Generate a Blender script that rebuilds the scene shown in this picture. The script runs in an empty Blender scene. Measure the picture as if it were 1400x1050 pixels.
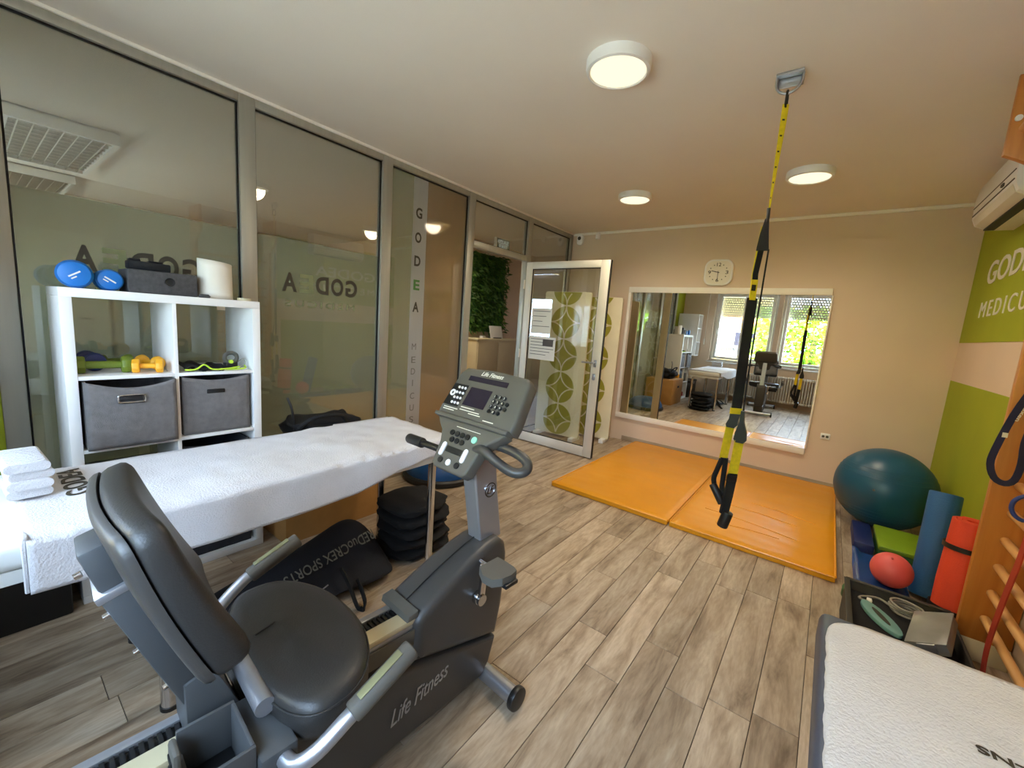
import bpy, bmesh, math, random
from mathutils import Vector, Matrix, noise
PI = math.pi
random.seed(7)
scene = bpy.context.scene
col = scene.collection

# ------------------------------------------------------------------ camera
cam_d = bpy.data.cameras.new('camera'); cam = bpy.data.objects.new('camera', cam_d); col.objects.link(cam)
cam_d.sensor_width = 36.0; cam_d.lens = 568.76 / 1400 * 36.0; cam_d.clip_start = 0.02
_yaw, _pitch, _roll = -0.646321, -0.146183, 0.073819
_f = Vector((math.sin(_yaw)*math.cos(_pitch), math.cos(_yaw)*math.cos(_pitch), math.sin(_pitch)))
_r = Vector((math.cos(_yaw), -math.sin(_yaw), 0)); _u = _r.cross(_f)
_r2 = math.cos(_roll)*_r + math.sin(_roll)*_u; _u2 = -math.sin(_roll)*_r + math.cos(_roll)*_u
cam.matrix_world = Matrix(((_r2.x, _u2.x, -_f.x, 0), (_r2.y, _u2.y, -_f.y, 0), (_r2.z, _u2.z, -_f.z, 1.40), (0, 0, 0, 1)))
scene.camera = cam

# ------------------------------------------------------------------ world, sun, daylight portals, exposure
world = bpy.data.worlds.new('World'); scene.world = world; world.use_nodes = True
bg = world.node_tree.nodes['Background']
bg.inputs[0].default_value = (0.55, 0.74, 1.0, 1); bg.inputs[1].default_value = 14.0
sun_d = bpy.data.lights.new('sun', 'SUN'); sun_d.energy = 14.0; sun_d.angle = 0.02; sun_d.color = (1, .95, .84)
sun = bpy.data.objects.new('sun', sun_d); col.objects.link(sun)
sun.rotation_euler = Vector((-0.35, -1.0, -1.0)).to_track_quat('-Z', 'Y').to_euler()
WIN = [(-2.28, -1.04), (-0.95, 0.42)]           # the two window openings in the rear wall
WZ = (0.86, 2.46); YR = -0.47; YB = 5.10; XL = -3.0; XR = 0.84; HC = 2.64
ADDED_HALLWIN = (-7.4, -5.6, 0.95, 2.1)  # unseen opening added so daylight brightens the hall behind the glass
for (a, b, z0_, z1_, yp) in [(w[0], w[1], WZ[0], WZ[1], YR-.235) for w in WIN] + [ADDED_HALLWIN + (-.95,)]:
    pd = bpy.data.lights.new('window_portal', 'AREA'); pd.shape = 'RECTANGLE'
    pd.size = b - a; pd.size_y = z1_ - z0_; pd.cycles.is_portal = True
    po = bpy.data.objects.new('window_portal', pd); col.objects.link(po)
    po.location = ((a+b)/2, yp, (z0_+z1_)/2); po.rotation_euler = Vector((0, 1, 0)).to_track_quat('-Z', 'Y').to_euler()
vs = scene.view_settings
vs.view_transform = 'Standard'; vs.look = 'None'; vs.gamma = 1.0; vs.exposure = 0.70; vs.use_curve_mapping = False
scene.cycles.use_denoising = True
scene.cycles.max_bounces = 10; scene.cycles.diffuse_bounces = 5; scene.cycles.glossy_bounces = 5
scene.cycles.transparent_max_bounces = 16; scene.cycles.caustics_reflective = False; scene.cycles.caustics_refractive = False
scene.cycles.sample_clamp_indirect = 6.0

# ------------------------------------------------------------------ materials
def lin(c):
    return tuple(((v/255)/12.92 if v/255 <= .04045 else ((v/255+.055)/1.055)**2.4) for v in c[:3])
def nd(nt, t, x=0, y=0, **k):
    n = nt.nodes.new(t); n.location = (x, y)
    for a, b in k.items(): setattr(n, a, b)
    return n
def M(name, rgb, rough=.5, metal=0.0, var=.10, vs=6.0, bump=0.0, bs=80.0, spec=.5, coat=0.0, stretch=(1, 1, 1), sheen=0.0):
    m = bpy.data.materials.new(name); m.use_nodes = True; nt = m.node_tree
    p = nt.nodes['Principled BSDF']; c = lin(rgb)
    p.inputs['Roughness'].default_value = rough; p.inputs['Metallic'].default_value = metal
    p.inputs['Specular IOR Level'].default_value = spec; p.inputs['Coat Weight'].default_value = coat
    p.inputs['Sheen Weight'].default_value = sheen
    tc = nd(nt, 'ShaderNodeTexCoord', -900, 0); mp = nd(nt, 'ShaderNodeMapping', -720, 0)
    mp.inputs['Scale'].default_value = stretch; nt.links.new(tc.outputs['Object'], mp.inputs[0])
    n1 = nd(nt, 'ShaderNodeTexNoise', -540, 0); n1.inputs['Scale'].default_value = vs; n1.inputs['Detail'].default_value = 5
    nt.links.new(mp.outputs[0], n1.inputs['Vector'])
    r = nd(nt, 'ShaderNodeValToRGB', -340, 0)
    r.color_ramp.elements[0].position = .3; r.color_ramp.elements[1].position = .7
    r.color_ramp.elements[0].color = tuple(v*(1-var) for v in c) + (1,)
    r.color_ramp.elements[1].color = tuple(min(1, v*(1+var)) for v in c) + (1,)
    nt.links.new(n1.outputs['Fac'], r.inputs[0]); nt.links.new(r.outputs[0], p.inputs['Base Color'])
    if bump:
        n2 = nd(nt, 'ShaderNodeTexNoise', -540, -260); n2.inputs['Scale'].default_value = bs; n2.inputs['Detail'].default_value = 4
        nt.links.new(mp.outputs[0], n2.inputs['Vector'])
        b = nd(nt, 'ShaderNodeBump', -300, -260); b.inputs['Strength'].default_value = bump; b.inputs['Distance'].default_value = .01
        nt.links.new(n2.outputs['Fac'], b.inputs['Height']); nt.links.new(b.outputs[0], p.inputs['Normal'])
    return m
def glass(name, tint=(.8, .82, .8), refl=.16, diff=None, dcol=(.5, .5, .45), rough=.0):
    """a thin pane: part straight through, part mirrored, part scattered (film)"""
    m = bpy.data.materials.new(name); m.use_nodes = True; nt = m.node_tree; nt.nodes.clear()
    out = nd(nt, 'ShaderNodeOutputMaterial', 600, 0); tr = nd(nt, 'ShaderNodeBsdfTransparent', -200, 0)
    tr.inputs[0].default_value = tint + (1,)
    gl = nd(nt, 'ShaderNodeBsdfGlossy', -200, -200); gl.inputs['Roughness'].default_value = rough; gl.inputs[0].default_value = (1, 1, 1, 1)
    lw = nd(nt, 'ShaderNodeFresnel', -400, 200); lw.inputs['IOR'].default_value = 1.5
    ge = nd(nt, 'ShaderNodeNewGeometry', -800, 200); io = nd(nt, 'ShaderNodeMath', -600, 200, operation='MULTIPLY_ADD')
    io.inputs[1].default_value = 1/1.5-1.5; io.inputs[2].default_value = 1.5     # both faces of the pane reflect like air-to-glass
    nt.links.new(ge.outputs['Backfacing'], io.inputs[0]); nt.links.new(io.outputs[0], lw.inputs['IOR'])
    mr = nd(nt, 'ShaderNodeMath', -200, 200, operation='MULTIPLY_ADD'); mr.use_clamp = True
    mr.inputs[1].default_value = 1.0; mr.inputs[2].default_value = refl - .04
    nt.links.new(lw.outputs[0], mr.inputs[0])
    base = tr
    if diff:
        tn = nd(nt, 'ShaderNodeTexNoise', -600, -400); tn.inputs['Scale'].default_value = 3.0
        cr = nd(nt, 'ShaderNodeValToRGB', -420, -400)
        cr.color_ramp.elements[0].color = tuple(v*.94 for v in dcol) + (1,); cr.color_ramp.elements[1].color = tuple(v*1.06 for v in dcol) + (1,)
        nt.links.new(tn.outputs['Fac'], cr.inputs[0])
        df = nd(nt, 'ShaderNodeBsdfDiffuse', -200, -400); tl = nd(nt, 'ShaderNodeBsdfTranslucent', -200, -550)
        nt.links.new(cr.outputs[0], df.inputs[0]); nt.links.new(cr.outputs[0], tl.inputs[0])
        a = nd(nt, 'ShaderNodeMixShader', 0, -400); a.inputs[0].default_value = .4
        nt.links.new(df.outputs[0], a.inputs[1]); nt.links.new(tl.outputs[0], a.inputs[2])
        bmix = nd(nt, 'ShaderNodeMixShader', 150, -200); bmix.inputs[0].default_value = diff
        nt.links.new(tr.outputs[0], bmix.inputs[1]); nt.links.new(a.outputs[0], bmix.inputs[2]); base = bmix
    mx = nd(nt, 'ShaderNodeMixShader', 350, 0); nt.links.new(mr.outputs[0], mx.inputs[0])
    nt.links.new(base.outputs[0], mx.inputs[1]); nt.links.new(gl.outputs[0], mx.inputs[2]); nt.links.new(mx.outputs[0], out.inputs[0])
    return m
def emit(name, rgb, s):
    m = bpy.data.materials.new(name); m.use_nodes = True; nt = m.node_tree; nt.nodes.clear()
    out = nd(nt, 'ShaderNodeOutputMaterial', 300, 0); e = nd(nt, 'ShaderNodeEmission', 0, 0)
    e.inputs[0].default_value = rgb + (1,); e.inputs[1].default_value = s; nt.links.new(e.outputs[0], out.inputs[0]); return m
def plank_mat():
    m = bpy.data.materials.new('grey_oak_plank'); m.use_nodes = True; nt = m.node_tree; p = nt.nodes['Principled BSDF']
    tc = nd(nt, 'ShaderNodeTexCoord', -1300, 0); oi = nd(nt, 'ShaderNodeObjectInfo', -1300, -250)
    ad = nd(nt, 'ShaderNodeVectorMath', -1100, 0, operation='ADD'); ml = nd(nt, 'ShaderNodeMath', -1200, -250, operation='MULTIPLY'); ml.inputs[1].default_value = 57.0
    nt.links.new(oi.outputs['Random'], ml.inputs[0]); nt.links.new(tc.outputs['Object'], ad.inputs[0]); nt.links.new(ml.outputs[0], ad.inputs[1])
    mp = nd(nt, 'ShaderNodeMapping', -930, 0); mp.inputs['Scale'].default_value = (1.0, .17, 1.0); nt.links.new(ad.outputs[0], mp.inputs[0])
    n1 = nd(nt, 'ShaderNodeTexNoise', -740, 100); n1.inputs['Scale'].default_value = 13; n1.inputs['Detail'].default_value = 7; n1.inputs['Roughness'].default_value = .62
    n1.inputs['Distortion'].default_value = .6
    n2 = nd(nt, 'ShaderNodeTexNoise', -740, -150); n2.inputs['Scale'].default_value = 95; n2.inputs['Detail'].default_value = 3
    nt.links.new(mp.outputs[0], n1.inputs['Vector']); nt.links.new(mp.outputs[0], n2.inputs['Vector'])
    r = nd(nt, 'ShaderNodeValToRGB', -540, 100); e = r.color_ramp.elements
    e[0].position = .30; e[0].color = lin((118, 98, 78)) + (1,); e[1].position = .66; e[1].color = lin((196, 180, 158)) + (1,)
    k = e.new(.48); k.color = lin((172, 152, 128)) + (1,)
    nt.links.new(n1.outputs['Fac'], r.inputs[0])
    mx = nd(nt, 'ShaderNodeMix', -300, 0, data_type='RGBA', blend_type='MULTIPLY'); mx.inputs[0].default_value = .35
    nt.links.new(r.outputs[0], mx.inputs[6])
    r2 = nd(nt, 'ShaderNodeValToRGB', -540, -150); r2.color_ramp.elements[0].position = .35; r2.color_ramp.elements[0].color = (.55, .5, .45, 1); r2.color_ramp.elements[1].position = .6
    nt.links.new(n2.outputs['Fac'], r2.inputs[0]); nt.links.new(r2.outputs[0], mx.inputs[7])
    hs = nd(nt, 'ShaderNodeHueSaturation', -120, 0); mr = nd(nt, 'ShaderNodeMapRange', -300, -250)
    mr.inputs[3].default_value = .80; mr.inputs[4].default_value = 1.12; nt.links.new(oi.outputs['Random'], mr.inputs[0]); nt.links.new(mr.outputs[0], hs.inputs['Value'])
    nt.links.new(mx.outputs[2], hs.inputs['Color']); nt.links.new(hs.outputs[0], p.inputs['Base Color'])
    p.inputs['Roughness'].default_value = .42
    b = nd(nt, 'ShaderNodeBump', -100, -350); b.inputs['Strength'].default_value = .12; b.inputs['Distance'].default_value = .004
    nt.links.new(n2.outputs['Fac'], b.inputs['Height']); nt.links.new(b.outputs[0], p.inputs['Normal'])
    return m
def wood_mat(name, a, b_, sc=14, stretch=(1, 1, .08), rough=.4):
    m = M(name, a, rough, var=.05, stretch=stretch); nt = m.node_tree
    r = [n for n in nt.nodes if n.type == 'VALTORGB'][0]; r.color_ramp.elements[0].color = lin(a) + (1,); r.color_ramp.elements[1].color = lin(b_) + (1,)
    n = [n for n in nt.nodes if n.type == 'TEX_NOISE'][0]; n.inputs['Scale'].default_value = sc; n.inputs['Distortion'].default_value = .8
    return m

PLANK = plank_mat()
WALL = M('beige_wall_paint', (222, 200, 176), .85, var=.03, vs=2, bump=.05, bs=180)
CEIL = M('white_ceiling_paint', (240, 232, 220), .9, var=.02, vs=1.5, bump=.04, bs=150)
GREYWALL = M('grey_wall_paint', (196, 190, 182), .85, var=.03, vs=2)
GREEN = M('lime_green_paint', (158, 168, 28), .75, var=.05, vs=3, bump=.04, bs=160)
WHITE = M('white_lacquer', (236, 234, 230), .35, var=.02)
TRIM = M('white_trim', (246, 240, 228), .6, var=.03)
SKIRT = M('grey_skirting', (170, 150, 124), .5, var=.15, vs=12, stretch=(.2, 1, 1))
ALU = M('brushed_aluminium', (176, 174, 162), .42, .55, var=.06, vs=30, stretch=(1, 1, .05))
ALUW = M('white_aluminium', (226, 220, 206), .4, .1, var=.03)
GASKET = M('black_gasket', (16, 15, 14), .6, var=.2)
GLASS = glass('clear_glass', (.84, .85, .81), .13)
DGLASS = glass('door_glass', (.95, .96, .93), .09)
WGLASS = glass('window_glass', (.985, .99, .985), .04)
FILM = glass('frosted_film', (.70, .72, .62), .08, .32, (.58, .60, .46), .02)
FILMD = glass('brown_frosted_film', (.78, .66, .48), .07, .45, (.46, .37, .24), .05)
STRIPF = glass('pale_film_strip', (.6, .6, .6), .06, .65, (.66, .66, .62), .05)
LETTER = M('dark_vinyl_letter', (62, 56, 42), .6, var=.1)
LETTERL = M('grey_vinyl_letter', (112, 110, 100), .6, var=.1)
LETTERG = M('green_vinyl_letter', (70, 120, 50), .6, var=.1)
LETTERP = M('pale_green_vinyl_letter', (128, 132, 92), .6, var=.1)
WLETTER = M('white_letter', (225, 222, 210), .6, var=.04)
BLACK = M('black_plastic', (24, 24, 25), .42, var=.15)
BLACKF = M('black_fabric', (15, 15, 17), .9, var=.3, bump=.3, bs=300)
NAVYF = M('black_navy_fabric', (17, 19, 27), .85, var=.35, vs=4, bump=.25, bs=220)
CHROME = M('chrome', (214, 214, 216), .12, 1.0, var=.02)
STEEL = M('silver_painted_steel', (176, 178, 184), .32, .75, var=.03)
CHAR = M('charcoal_plastic', (62, 60, 58), .40, var=.06, vs=4, bump=.06, bs=400)
CHAR2 = M('grey_plastic', (88, 85, 78), .62, var=.05, bump=.05, bs=400, spec=.35)
CHAR3 = M('slate_grey_steel', (74, 76, 78), .5, .1, var=.05, bump=.04, bs=400, spec=.4)
PADB = M('black_vinyl_pad', (44, 43, 42), .42, var=.06, bump=.10, bs=260)
TOWEL = M('white_towel', (206, 204, 206), .95, var=.05, vs=9, bump=.45, bs=170, sheen=.2)
VINYLW = M('white_vinyl_upholstery', (222, 224, 220), .5, var=.03)
VINYLB = M('slate_blue_vinyl', (70, 78, 96), .45, var=.08)
BIN = M('grey_felt_fabric', (116, 112, 110), .95, var=.12, vs=40, bump=.4, bs=350)
BINB = M('dark_grey_fabric', (58, 60, 66), .95, var=.15, vs=40, bump=.3, bs=350)
FELT = M('dark_grey_felt', (78, 76, 76), .95, var=.2, vs=60, bump=.5, bs=350)
BLUE = M('blue_vinyl', (14, 110, 190), .45, var=.06)
NAVY = M('navy_vinyl', (22, 38, 96), .45, var=.08)
OLIVE = M('olive_green_vinyl', (102, 118, 28), .5, var=.08)
YEL = M('yellow_vinyl', (240, 172, 36), .5, var=.06)
MATY = M('yellow_mat_vinyl', (222, 150, 18), .33, var=.05, vs=3, bump=.22, bs=7)
BALL = M('teal_blue_ball_rubber', (22, 80, 106), .36, var=.05)
PINK = M('coral_pink_rubber', (232, 96, 92), .45, var=.05)
ROLL = M('blue_foam', (38, 92, 148), .6, var=.08, bump=.2, bs=120)
ORNG = M('orange_foam', (226, 70, 40), .65, var=.08, bump=.3, bs=160)
LIME = M('lime_plastic', (124, 156, 26), .5, var=.06)
DGREEN = M('dark_green_plastic', (44, 96, 52), .5, var=.08)
BOSU = M('blue_rubber', (10, 70, 128), .38, var=.06)
CARD = M('cardboard', (186, 138, 78), .85, var=.08, vs=9, bump=.1, bs=60)
PINE = wood_mat('varnished_pine', (176, 104, 40), (206, 138, 66))
RUNG = wood_mat('pine_rung', (206, 148, 86), (232, 182, 120), stretch=(1, .08, 1))
REDB = M('red_resistance_band', (170, 52, 34), .6, var=.1)
BLUEB = M('blue_resistance_band', (42, 66, 150), .6, var=.1)
LANY = M('navy_lanyard', (24, 28, 66), .75, var=.1)
WEBY = M('yellow_webbing', (222, 196, 22), .8, var=.1, vs=60, bump=.3, bs=300)
WEBB = M('black_webbing', (18, 18, 18), .85, var=.2, vs=60, bump=.3, bs=300)
PAPER = M('white_paper', (234, 228, 214), .8, var=.03)
INK = M('grey_print', (90, 84, 78), .8, var=.1)
TEAL = M('teal_rubber', (108, 152, 148), .6, var=.08)
CABLE = M('grey_cable', (150, 146, 136), .6, var=.08)
CLEARBOX = M('smoky_clear_plastic', (128, 126, 122), .3, var=.12, vs=12)
CRATE = M('dark_grey_crate', (52, 50, 44), .6, var=.1)
CREAM = M('cream_screen_fabric', (224, 214, 182), .8, var=.04)
CIRC = M('olive_printed_circle', (156, 150, 46), .8, var=.06)
NEON = M('neon_green_trim', (190, 222, 60), .7, var=.1)
SCREEN = M('dark_display', (40, 34, 46), .25, var=.1)
BTNW = M('white_button', (226, 226, 232), .5, var=.02)
BTNG = M('green_button', (150, 220, 190), .5, var=.02)
TAN = M('tan_rail_strip', (192, 180, 146), .4, var=.06)
EXITG = emit('exit_sign_green', lin((14, 72, 46)), .16); EXITW = emit('exit_sign_white', (.8, .86, .8), .5)
LAMP = emit('lamp_diffuser', (1.0, .88, .58), .85)
LEAFA = M('plant_leaf', (64, 104, 30), .55, var=.5, vs=5)
LEAFB = M('tree_leaf', (150, 190, 40), .6, var=.4, vs=1.5)
BARK = M('bark', (92, 76, 60), .9, var=.3, vs=8, bump=.5, bs=20)
GRASS = M('pale_paving', (196, 190, 172), .9, var=.1, vs=2)
FACY = M('yellow_render', (226, 196, 110), .9, var=.05)
FACO = M('orange_render', (206, 140, 74), .9, var=.05)
LOUV = M('mirror_louvre', (214, 210, 196), .25, .9, var=.05)
MIRROR = M('silver_mirror', (244, 246, 240), .0, 1.0, var=.0)
RADI = M('white_radiator_enamel', (232, 226, 216), .4, var=.03)

# ------------------------------------------------------------------ mesh builder
class B:
    def __init__(s): s.bm = bmesh.new()
    def _join(s, t, mtx=None):
        if mtx is not None: bmesh.ops.transform(t, matrix=mtx, verts=t.verts)
        vm = [s.bm.verts.new(v.co) for v in t.verts]; t.verts.index_update()
        for f in t.faces:
            try: s.bm.faces.new([vm[v.index] for v in f.verts])
            except ValueError: pass
        t.free(); return s
    def box(s, x0, x1, y0, y1, z0, z1, bev=0, seg=2, mtx=None, sub=0):
        t = bmesh.new(); bmesh.ops.create_cube(t, size=1)
        for v in t.verts: v.co = Vector((x0+(v.co.x+.5)*(x1-x0), y0+(v.co.y+.5)*(y1-y0), z0+(v.co.z+.5)*(z1-z0)))
        if sub: bmesh.ops.subdivide_edges(t, edges=t.edges[:], cuts=sub, use_grid_fill=True)
        if bev:
            es = [e for e in t.edges if e.calc_face_angle(0) > .5] if sub else t.edges[:]
            bmesh.ops.bevel(t, geom=es, offset=bev, segments=seg, profile=.5, affect='EDGES')
        return s._join(t, mtx)
    def cyl(s, p0, p1, r0, r1=None, seg=20, bev=0):
        p0 = Vector(p0); p1 = Vector(p1); r1 = r0 if r1 is None else r1; d = p1-p0
        t = bmesh.new(); bmesh.ops.create_cone(t, cap_ends=True, segments=seg, radius1=r0, radius2=r1, depth=d.length)
        if bev:
            es = [e for e in t.edges if e.calc_face_angle(0) > 1.0]; bmesh.ops.bevel(t, geom=es, offset=bev, segments=2, profile=.5, affect='EDGES')
        return s._join(t, Matrix.Translation((p0+p1)/2) @ d.to_track_quat('Z', 'Y').to_matrix().to_4x4())
    def loft(s, loops, caps=True, closed=False):
        rows = [[s.bm.verts.new(Vector(p)) for p in lp] for lp in loops]; n = len(rows[0])
        rr = list(zip(rows, rows[1:])) + ([(rows[-1], rows[0])] if closed else [])
        for a, b in rr:
            for i in range(n):
                try: s.bm.faces.new((a[i], a[(i+1) % n], b[(i+1) % n], b[i]))
                except ValueError: pass
        if caps and not closed:
            for r in (rows[0][::-1], rows[-1]):
                try: s.bm.faces.new(r)
                except ValueError: pass
        return s
    def tube(s, pts, r, seg=10, smooth=3, closed=False, rs=None):
        P = [Vector(p) for p in pts]
        if smooth and len(P) > 2: P = spline(P, smooth, closed)
        return s.sweep(P, [(r*math.cos(2*PI*i/seg), r*math.sin(2*PI*i/seg)) for i in range(seg)], closed)
    def sweep(s, P, sec, closed=False, up=None):
        loops = []; n = len(P); prev = None
        for i, p in enumerate(P):
            a = P[i-1] if (i or closed) else P[0]; b = P[(i+1) % n] if (i < n-1 or closed) else P[-1]
            t = (b-a).normalized()
            if up is not None: u = Vector(up)
            else: u = prev if prev is not None else (Vector((0, 0, 1)) if abs(t.z) < .9 else Vector((1, 0, 0)))
            x = u.cross(t)
            if x.length < 1e-5: x = Vector((1, 0, 0)).cross(t)
            x.normalize(); u = t.cross(x).normalized(); prev = u
            loops.append([p + x*c[0] + u*c[1] for c in sec])
        return s.loft(loops, caps=not closed, closed=closed)
    def strip(s, pts, w, t=.003, up=(0, 1, 0), smooth=0):
        P = [Vector(p) for p in pts]
        if smooth: P = spline(P, smooth)
        return s.sweep(P, [(-w/2, -t/2), (w/2, -t/2), (w/2, t/2), (-w/2, t/2)], up=up)
    def prism(s, poly, ax, a, b, bev=0, seg=2):
        f = {'x': lambda u, v, w: (w, u, v), 'y': lambda u, v, w: (u, w, v), 'z': lambda u, v, w: (u, v, w)}[ax]
        t = bmesh.new(); A = [t.verts.new(f(u, v, a)) for u, v in poly]; Bv = [t.verts.new(f(u, v, b)) for u, v in poly]; n = len(poly)
        t.faces.new(A[::-1]); t.faces.new(Bv)
        for i in range(n): t.faces.new((A[i], A[(i+1) % n], Bv[(i+1) % n], Bv[i]))
        bmesh.ops.recalc_face_normals(t, faces=t.faces)
        if bev:
            es = [e for e in t.edges if abs(f(0, 0, 1)[0]*(e.verts[0].co.x-e.verts[1].co.x) + f(0, 0, 1)[1]*(e.verts[0].co.y-e.verts[1].co.y) + f(0, 0, 1)[2]*(e.verts[0].co.z-e.verts[1].co.z)) < 1e-6]
            bmesh.ops.bevel(t, geom=es, offset=bev, segments=seg, profile=.5, affect='EDGES')
        return s._join(t)
    def lathe(s, prof, c, seg=32, axis='z', cap=True):
        c = Vector(c); loops = []
        for r, h in prof:
            lp = []
            for i in range(seg):
                a = 2*PI*i/seg; x, y = r*math.cos(a), r*math.sin(a)
                lp.append(c + (Vector((x, y, h)) if axis == 'z' else Vector((x, h, y)) if axis == 'y' else Vector((h, x, y))))
            loops.append(lp)
        return s.loft(loops, caps=cap)
    def sphere(s, c, r, sc=(1, 1, 1), seg=32, rings=16, mtx=None):
        t = bmesh.new(); bmesh.ops.create_uvsphere(t, u_segments=seg, v_segments=rings, radius=r)
        for v in t.verts: v.co = Vector((v.co.x*sc[0], v.co.y*sc[1], v.co.z*sc[2]))
        return s._join(t, Matrix.Translation(Vector(c)) @ (mtx.to_4x4() if mtx else Matrix()))
    def quad(s, *p):
        s.bm.faces.new([s.bm.verts.new(Vector(q)) for q in p]); return s
    def grid(s, f, nu, nv):
        g = [[s.bm.verts.new(Vector(f(i/nu, j/nv))) for j in range(nv+1)] for i in range(nu+1)]
        for i in range(nu):
            for j in range(nv): s.bm.faces.new((g[i][j], g[i+1][j], g[i+1][j+1], g[i][j+1]))
        return s
    def map(s, f):
        for v in s.bm.verts: v.co = Vector(f(v.co))
        return s
def spline(P, k, closed=False):
    out = []; n = len(P); rng = range(n) if closed else range(n-1)
    for i in rng:
        g = (lambda j: P[j % n]) if closed else (lambda j: P[max(0, min(n-1, j))])
        p0, p1, p2, p3 = g(i-1), g(i), g(i+1), g(i+2)
        for q in range(k):
            t = q/k; out.append(.5*((2*p1)+(p2-p0)*t+(2*p0-5*p1+4*p2-p3)*t*t+(3*p1-p0-3*p2+p3)*t**3))
    if not closed: out.append(P[-1])
    return out
def to_mesh(b, name, mat, off=Vector((0, 0, 0)), smooth=True, ang=38):
    bm = b.bm
    for v in bm.verts: v.co -= off
    bmesh.ops.recalc_face_normals(bm, faces=bm.faces)
    me = bpy.data.meshes.new(name); bm.to_mesh(me); bm.free(); me.materials.append(mat)
    if smooth:
        me.polygons.foreach_set('use_smooth', [True]*len(me.polygons)); me.set_sharp_from_angle(angle=math.radians(ang))
    return me
def tag(o, label=None, cat=None, group=None, kind=None):
    if label: o['label'] = label
    if cat: o['category'] = cat
    if group: o['group'] = group
    if kind: o['kind'] = kind
    return o
def wloc(o):
    v = Vector((0, 0, 0))
    while o: v += o.location; o = o.parent
    return v
def part(b, name, mat, parent, label=None, kind=None, smooth=True, ang=38):
    me = to_mesh(b, name, mat, wloc(parent), smooth, ang); o = bpy.data.objects.new(name, me); col.objects.link(o); o.parent = parent
    return tag(o, label, None, None, kind)
def single(b, name, mat, label, cat, group=None, kind=None, smooth=True, ang=38):
    vs_ = [v.co for v in b.bm.verts]
    lo = [min(v[i] for v in vs_) for i in range(3)]; hi = [max(v[i] for v in vs_) for i in range(3)]
    c = Vector(((lo[0]+hi[0])/2, (lo[1]+hi[1])/2, lo[2]))
    me = to_mesh(b, name, mat, c, smooth, ang); o = bpy.data.objects.new(name, me); col.objects.link(o); o.location = c
    return tag(o, label, cat, group, kind)
def struct(b, name, mat, smooth=True): return single(b, name, mat, None, None, None, 'structure', smooth)
def thing(name, label, cat, loc=(0, 0, 0), group=None, kind=None):
    o = bpy.data.objects.new(name, None); o.empty_display_size = .1; col.objects.link(o); o.location = loc
    return tag(o, label, cat, group, kind)
def copy_tree(o, parent=None):
    c = o.copy(); col.objects.link(c); c.parent = parent
    for ch in list(o.children): copy_tree(ch, c)
    return c
def textb(s, O, R, U, h, w=None, depth=.0015, bold=.0, shear=0.0, space=1.0):
    """lettering as thin solid: lower-left corner O, reading direction R, up U, cap height h, total width w"""
    cu = bpy.data.curves.new('t', 'FONT'); cu.body = s; cu.size = 1; cu.extrude = .02; cu.offset = bold; cu.shear = shear; cu.space_character = space; cu.resolution_u = 4
    ob = bpy.data.objects.new('t', cu); col.objects.link(ob); bpy.context.view_layer.update()
    me = bpy.data.meshes.new_from_object(ob.evaluated_get(bpy.context.evaluated_depsgraph_get()))
    bpy.data.objects.remove(ob); bpy.data.curves.remove(cu)
    b = B(); b.bm.from_mesh(me); bpy.data.meshes.remove(me)
    xs = [v.co.x for v in b.bm.verts]; ys = [v.co.y for v in b.bm.verts]
    x0, x1, y0, y1 = min(xs), max(xs), min(ys), max(ys); k = h/(y1-y0); kx = (w/(x1-x0)) if w else k
    R = Vector(R).normalized(); U = Vector(U).normalized(); N = R.cross(U); O = Vector(O)
    for v in b.bm.verts: v.co = O + R*((v.co.x-x0)*kx) + U*((v.co.y-y0)*k) + N*((1 if v.co.z > 0 else -1)*depth/2)
    return b
def addb(a, b):
    a._join(b.bm); return a
def wob(p, s=3.0, a=.01, o=0.0): return noise.noise(Vector(p)*s + Vector((o, o*1.7, -o)))*a
def rrect(w, h, r, n=5, cx=0, cy=0):
    out = []
    for sx, sy, a0 in ((1, 1, 0), (-1, 1, PI/2), (-1, -1, PI), (1, -1, 1.5*PI)):
        for i in range(n+1):
            a = a0 + PI/2*i/n; out.append((cx+sx*(w/2-r)+r*math.cos(a), cy+sy*(h/2-r)+r*math.sin(a)))
    return out

# ================================================================== THE ROOM
floor = struct(B().box(XL-.06, XR, YR, YB, -.12, -.008), 'floor', GASKET)
PW = .148; PL = .92; rng = random.Random(3)
pcache = {}
def plank(x0, x1, y0, y1):
    k = (round(x1-x0, 3), round(y1-y0, 3))
    if k not in pcache:
        w, l = x1-x0-.0022, y1-y0-.0022
        pcache[k] = to_mesh(B().box(-w/2, w/2, -l/2, l/2, -.008, 0, .0012, 1), 'plank', PLANK, smooth=False)
    o = bpy.data.objects.new('plank', pcache[k]); col.objects.link(o); o.parent = floor
    o.location = Vector(((x0+x1)/2, (y0+y1)/2, 0)) - floor.location
i = -21
while True:
    x0 = -.038 + PW*i; x1 = x0+PW; i += 1
    if x0 >= XR: break
    x0c, x1c = max(x0, XL-.06), min(x1, XR)
    if x1c-x0c < .02: continue
    y = 1.72-PL*3 if abs(x0+.038) < .01 else YR - PL*rng.random()
    while y < YB:
        a, b_ = max(y, YR), min(y+PL, YB); y += PL
        if b_-a > .03: plank(x0c, x1c, a, b_)
struct(B().box(-8.3, XR+.2, YR-.3, 6.7, HC, HC+.12), 'ceiling', CEIL)
struct(B().box(XL-.05, XR+.2, YB, YB+.15, -.12, HC), 'wall_back', WALL)
wall_r = struct(B().box(XR, XR+.2, YR-.3, YB, -.12, HC), 'wall_right', WALL)
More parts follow.
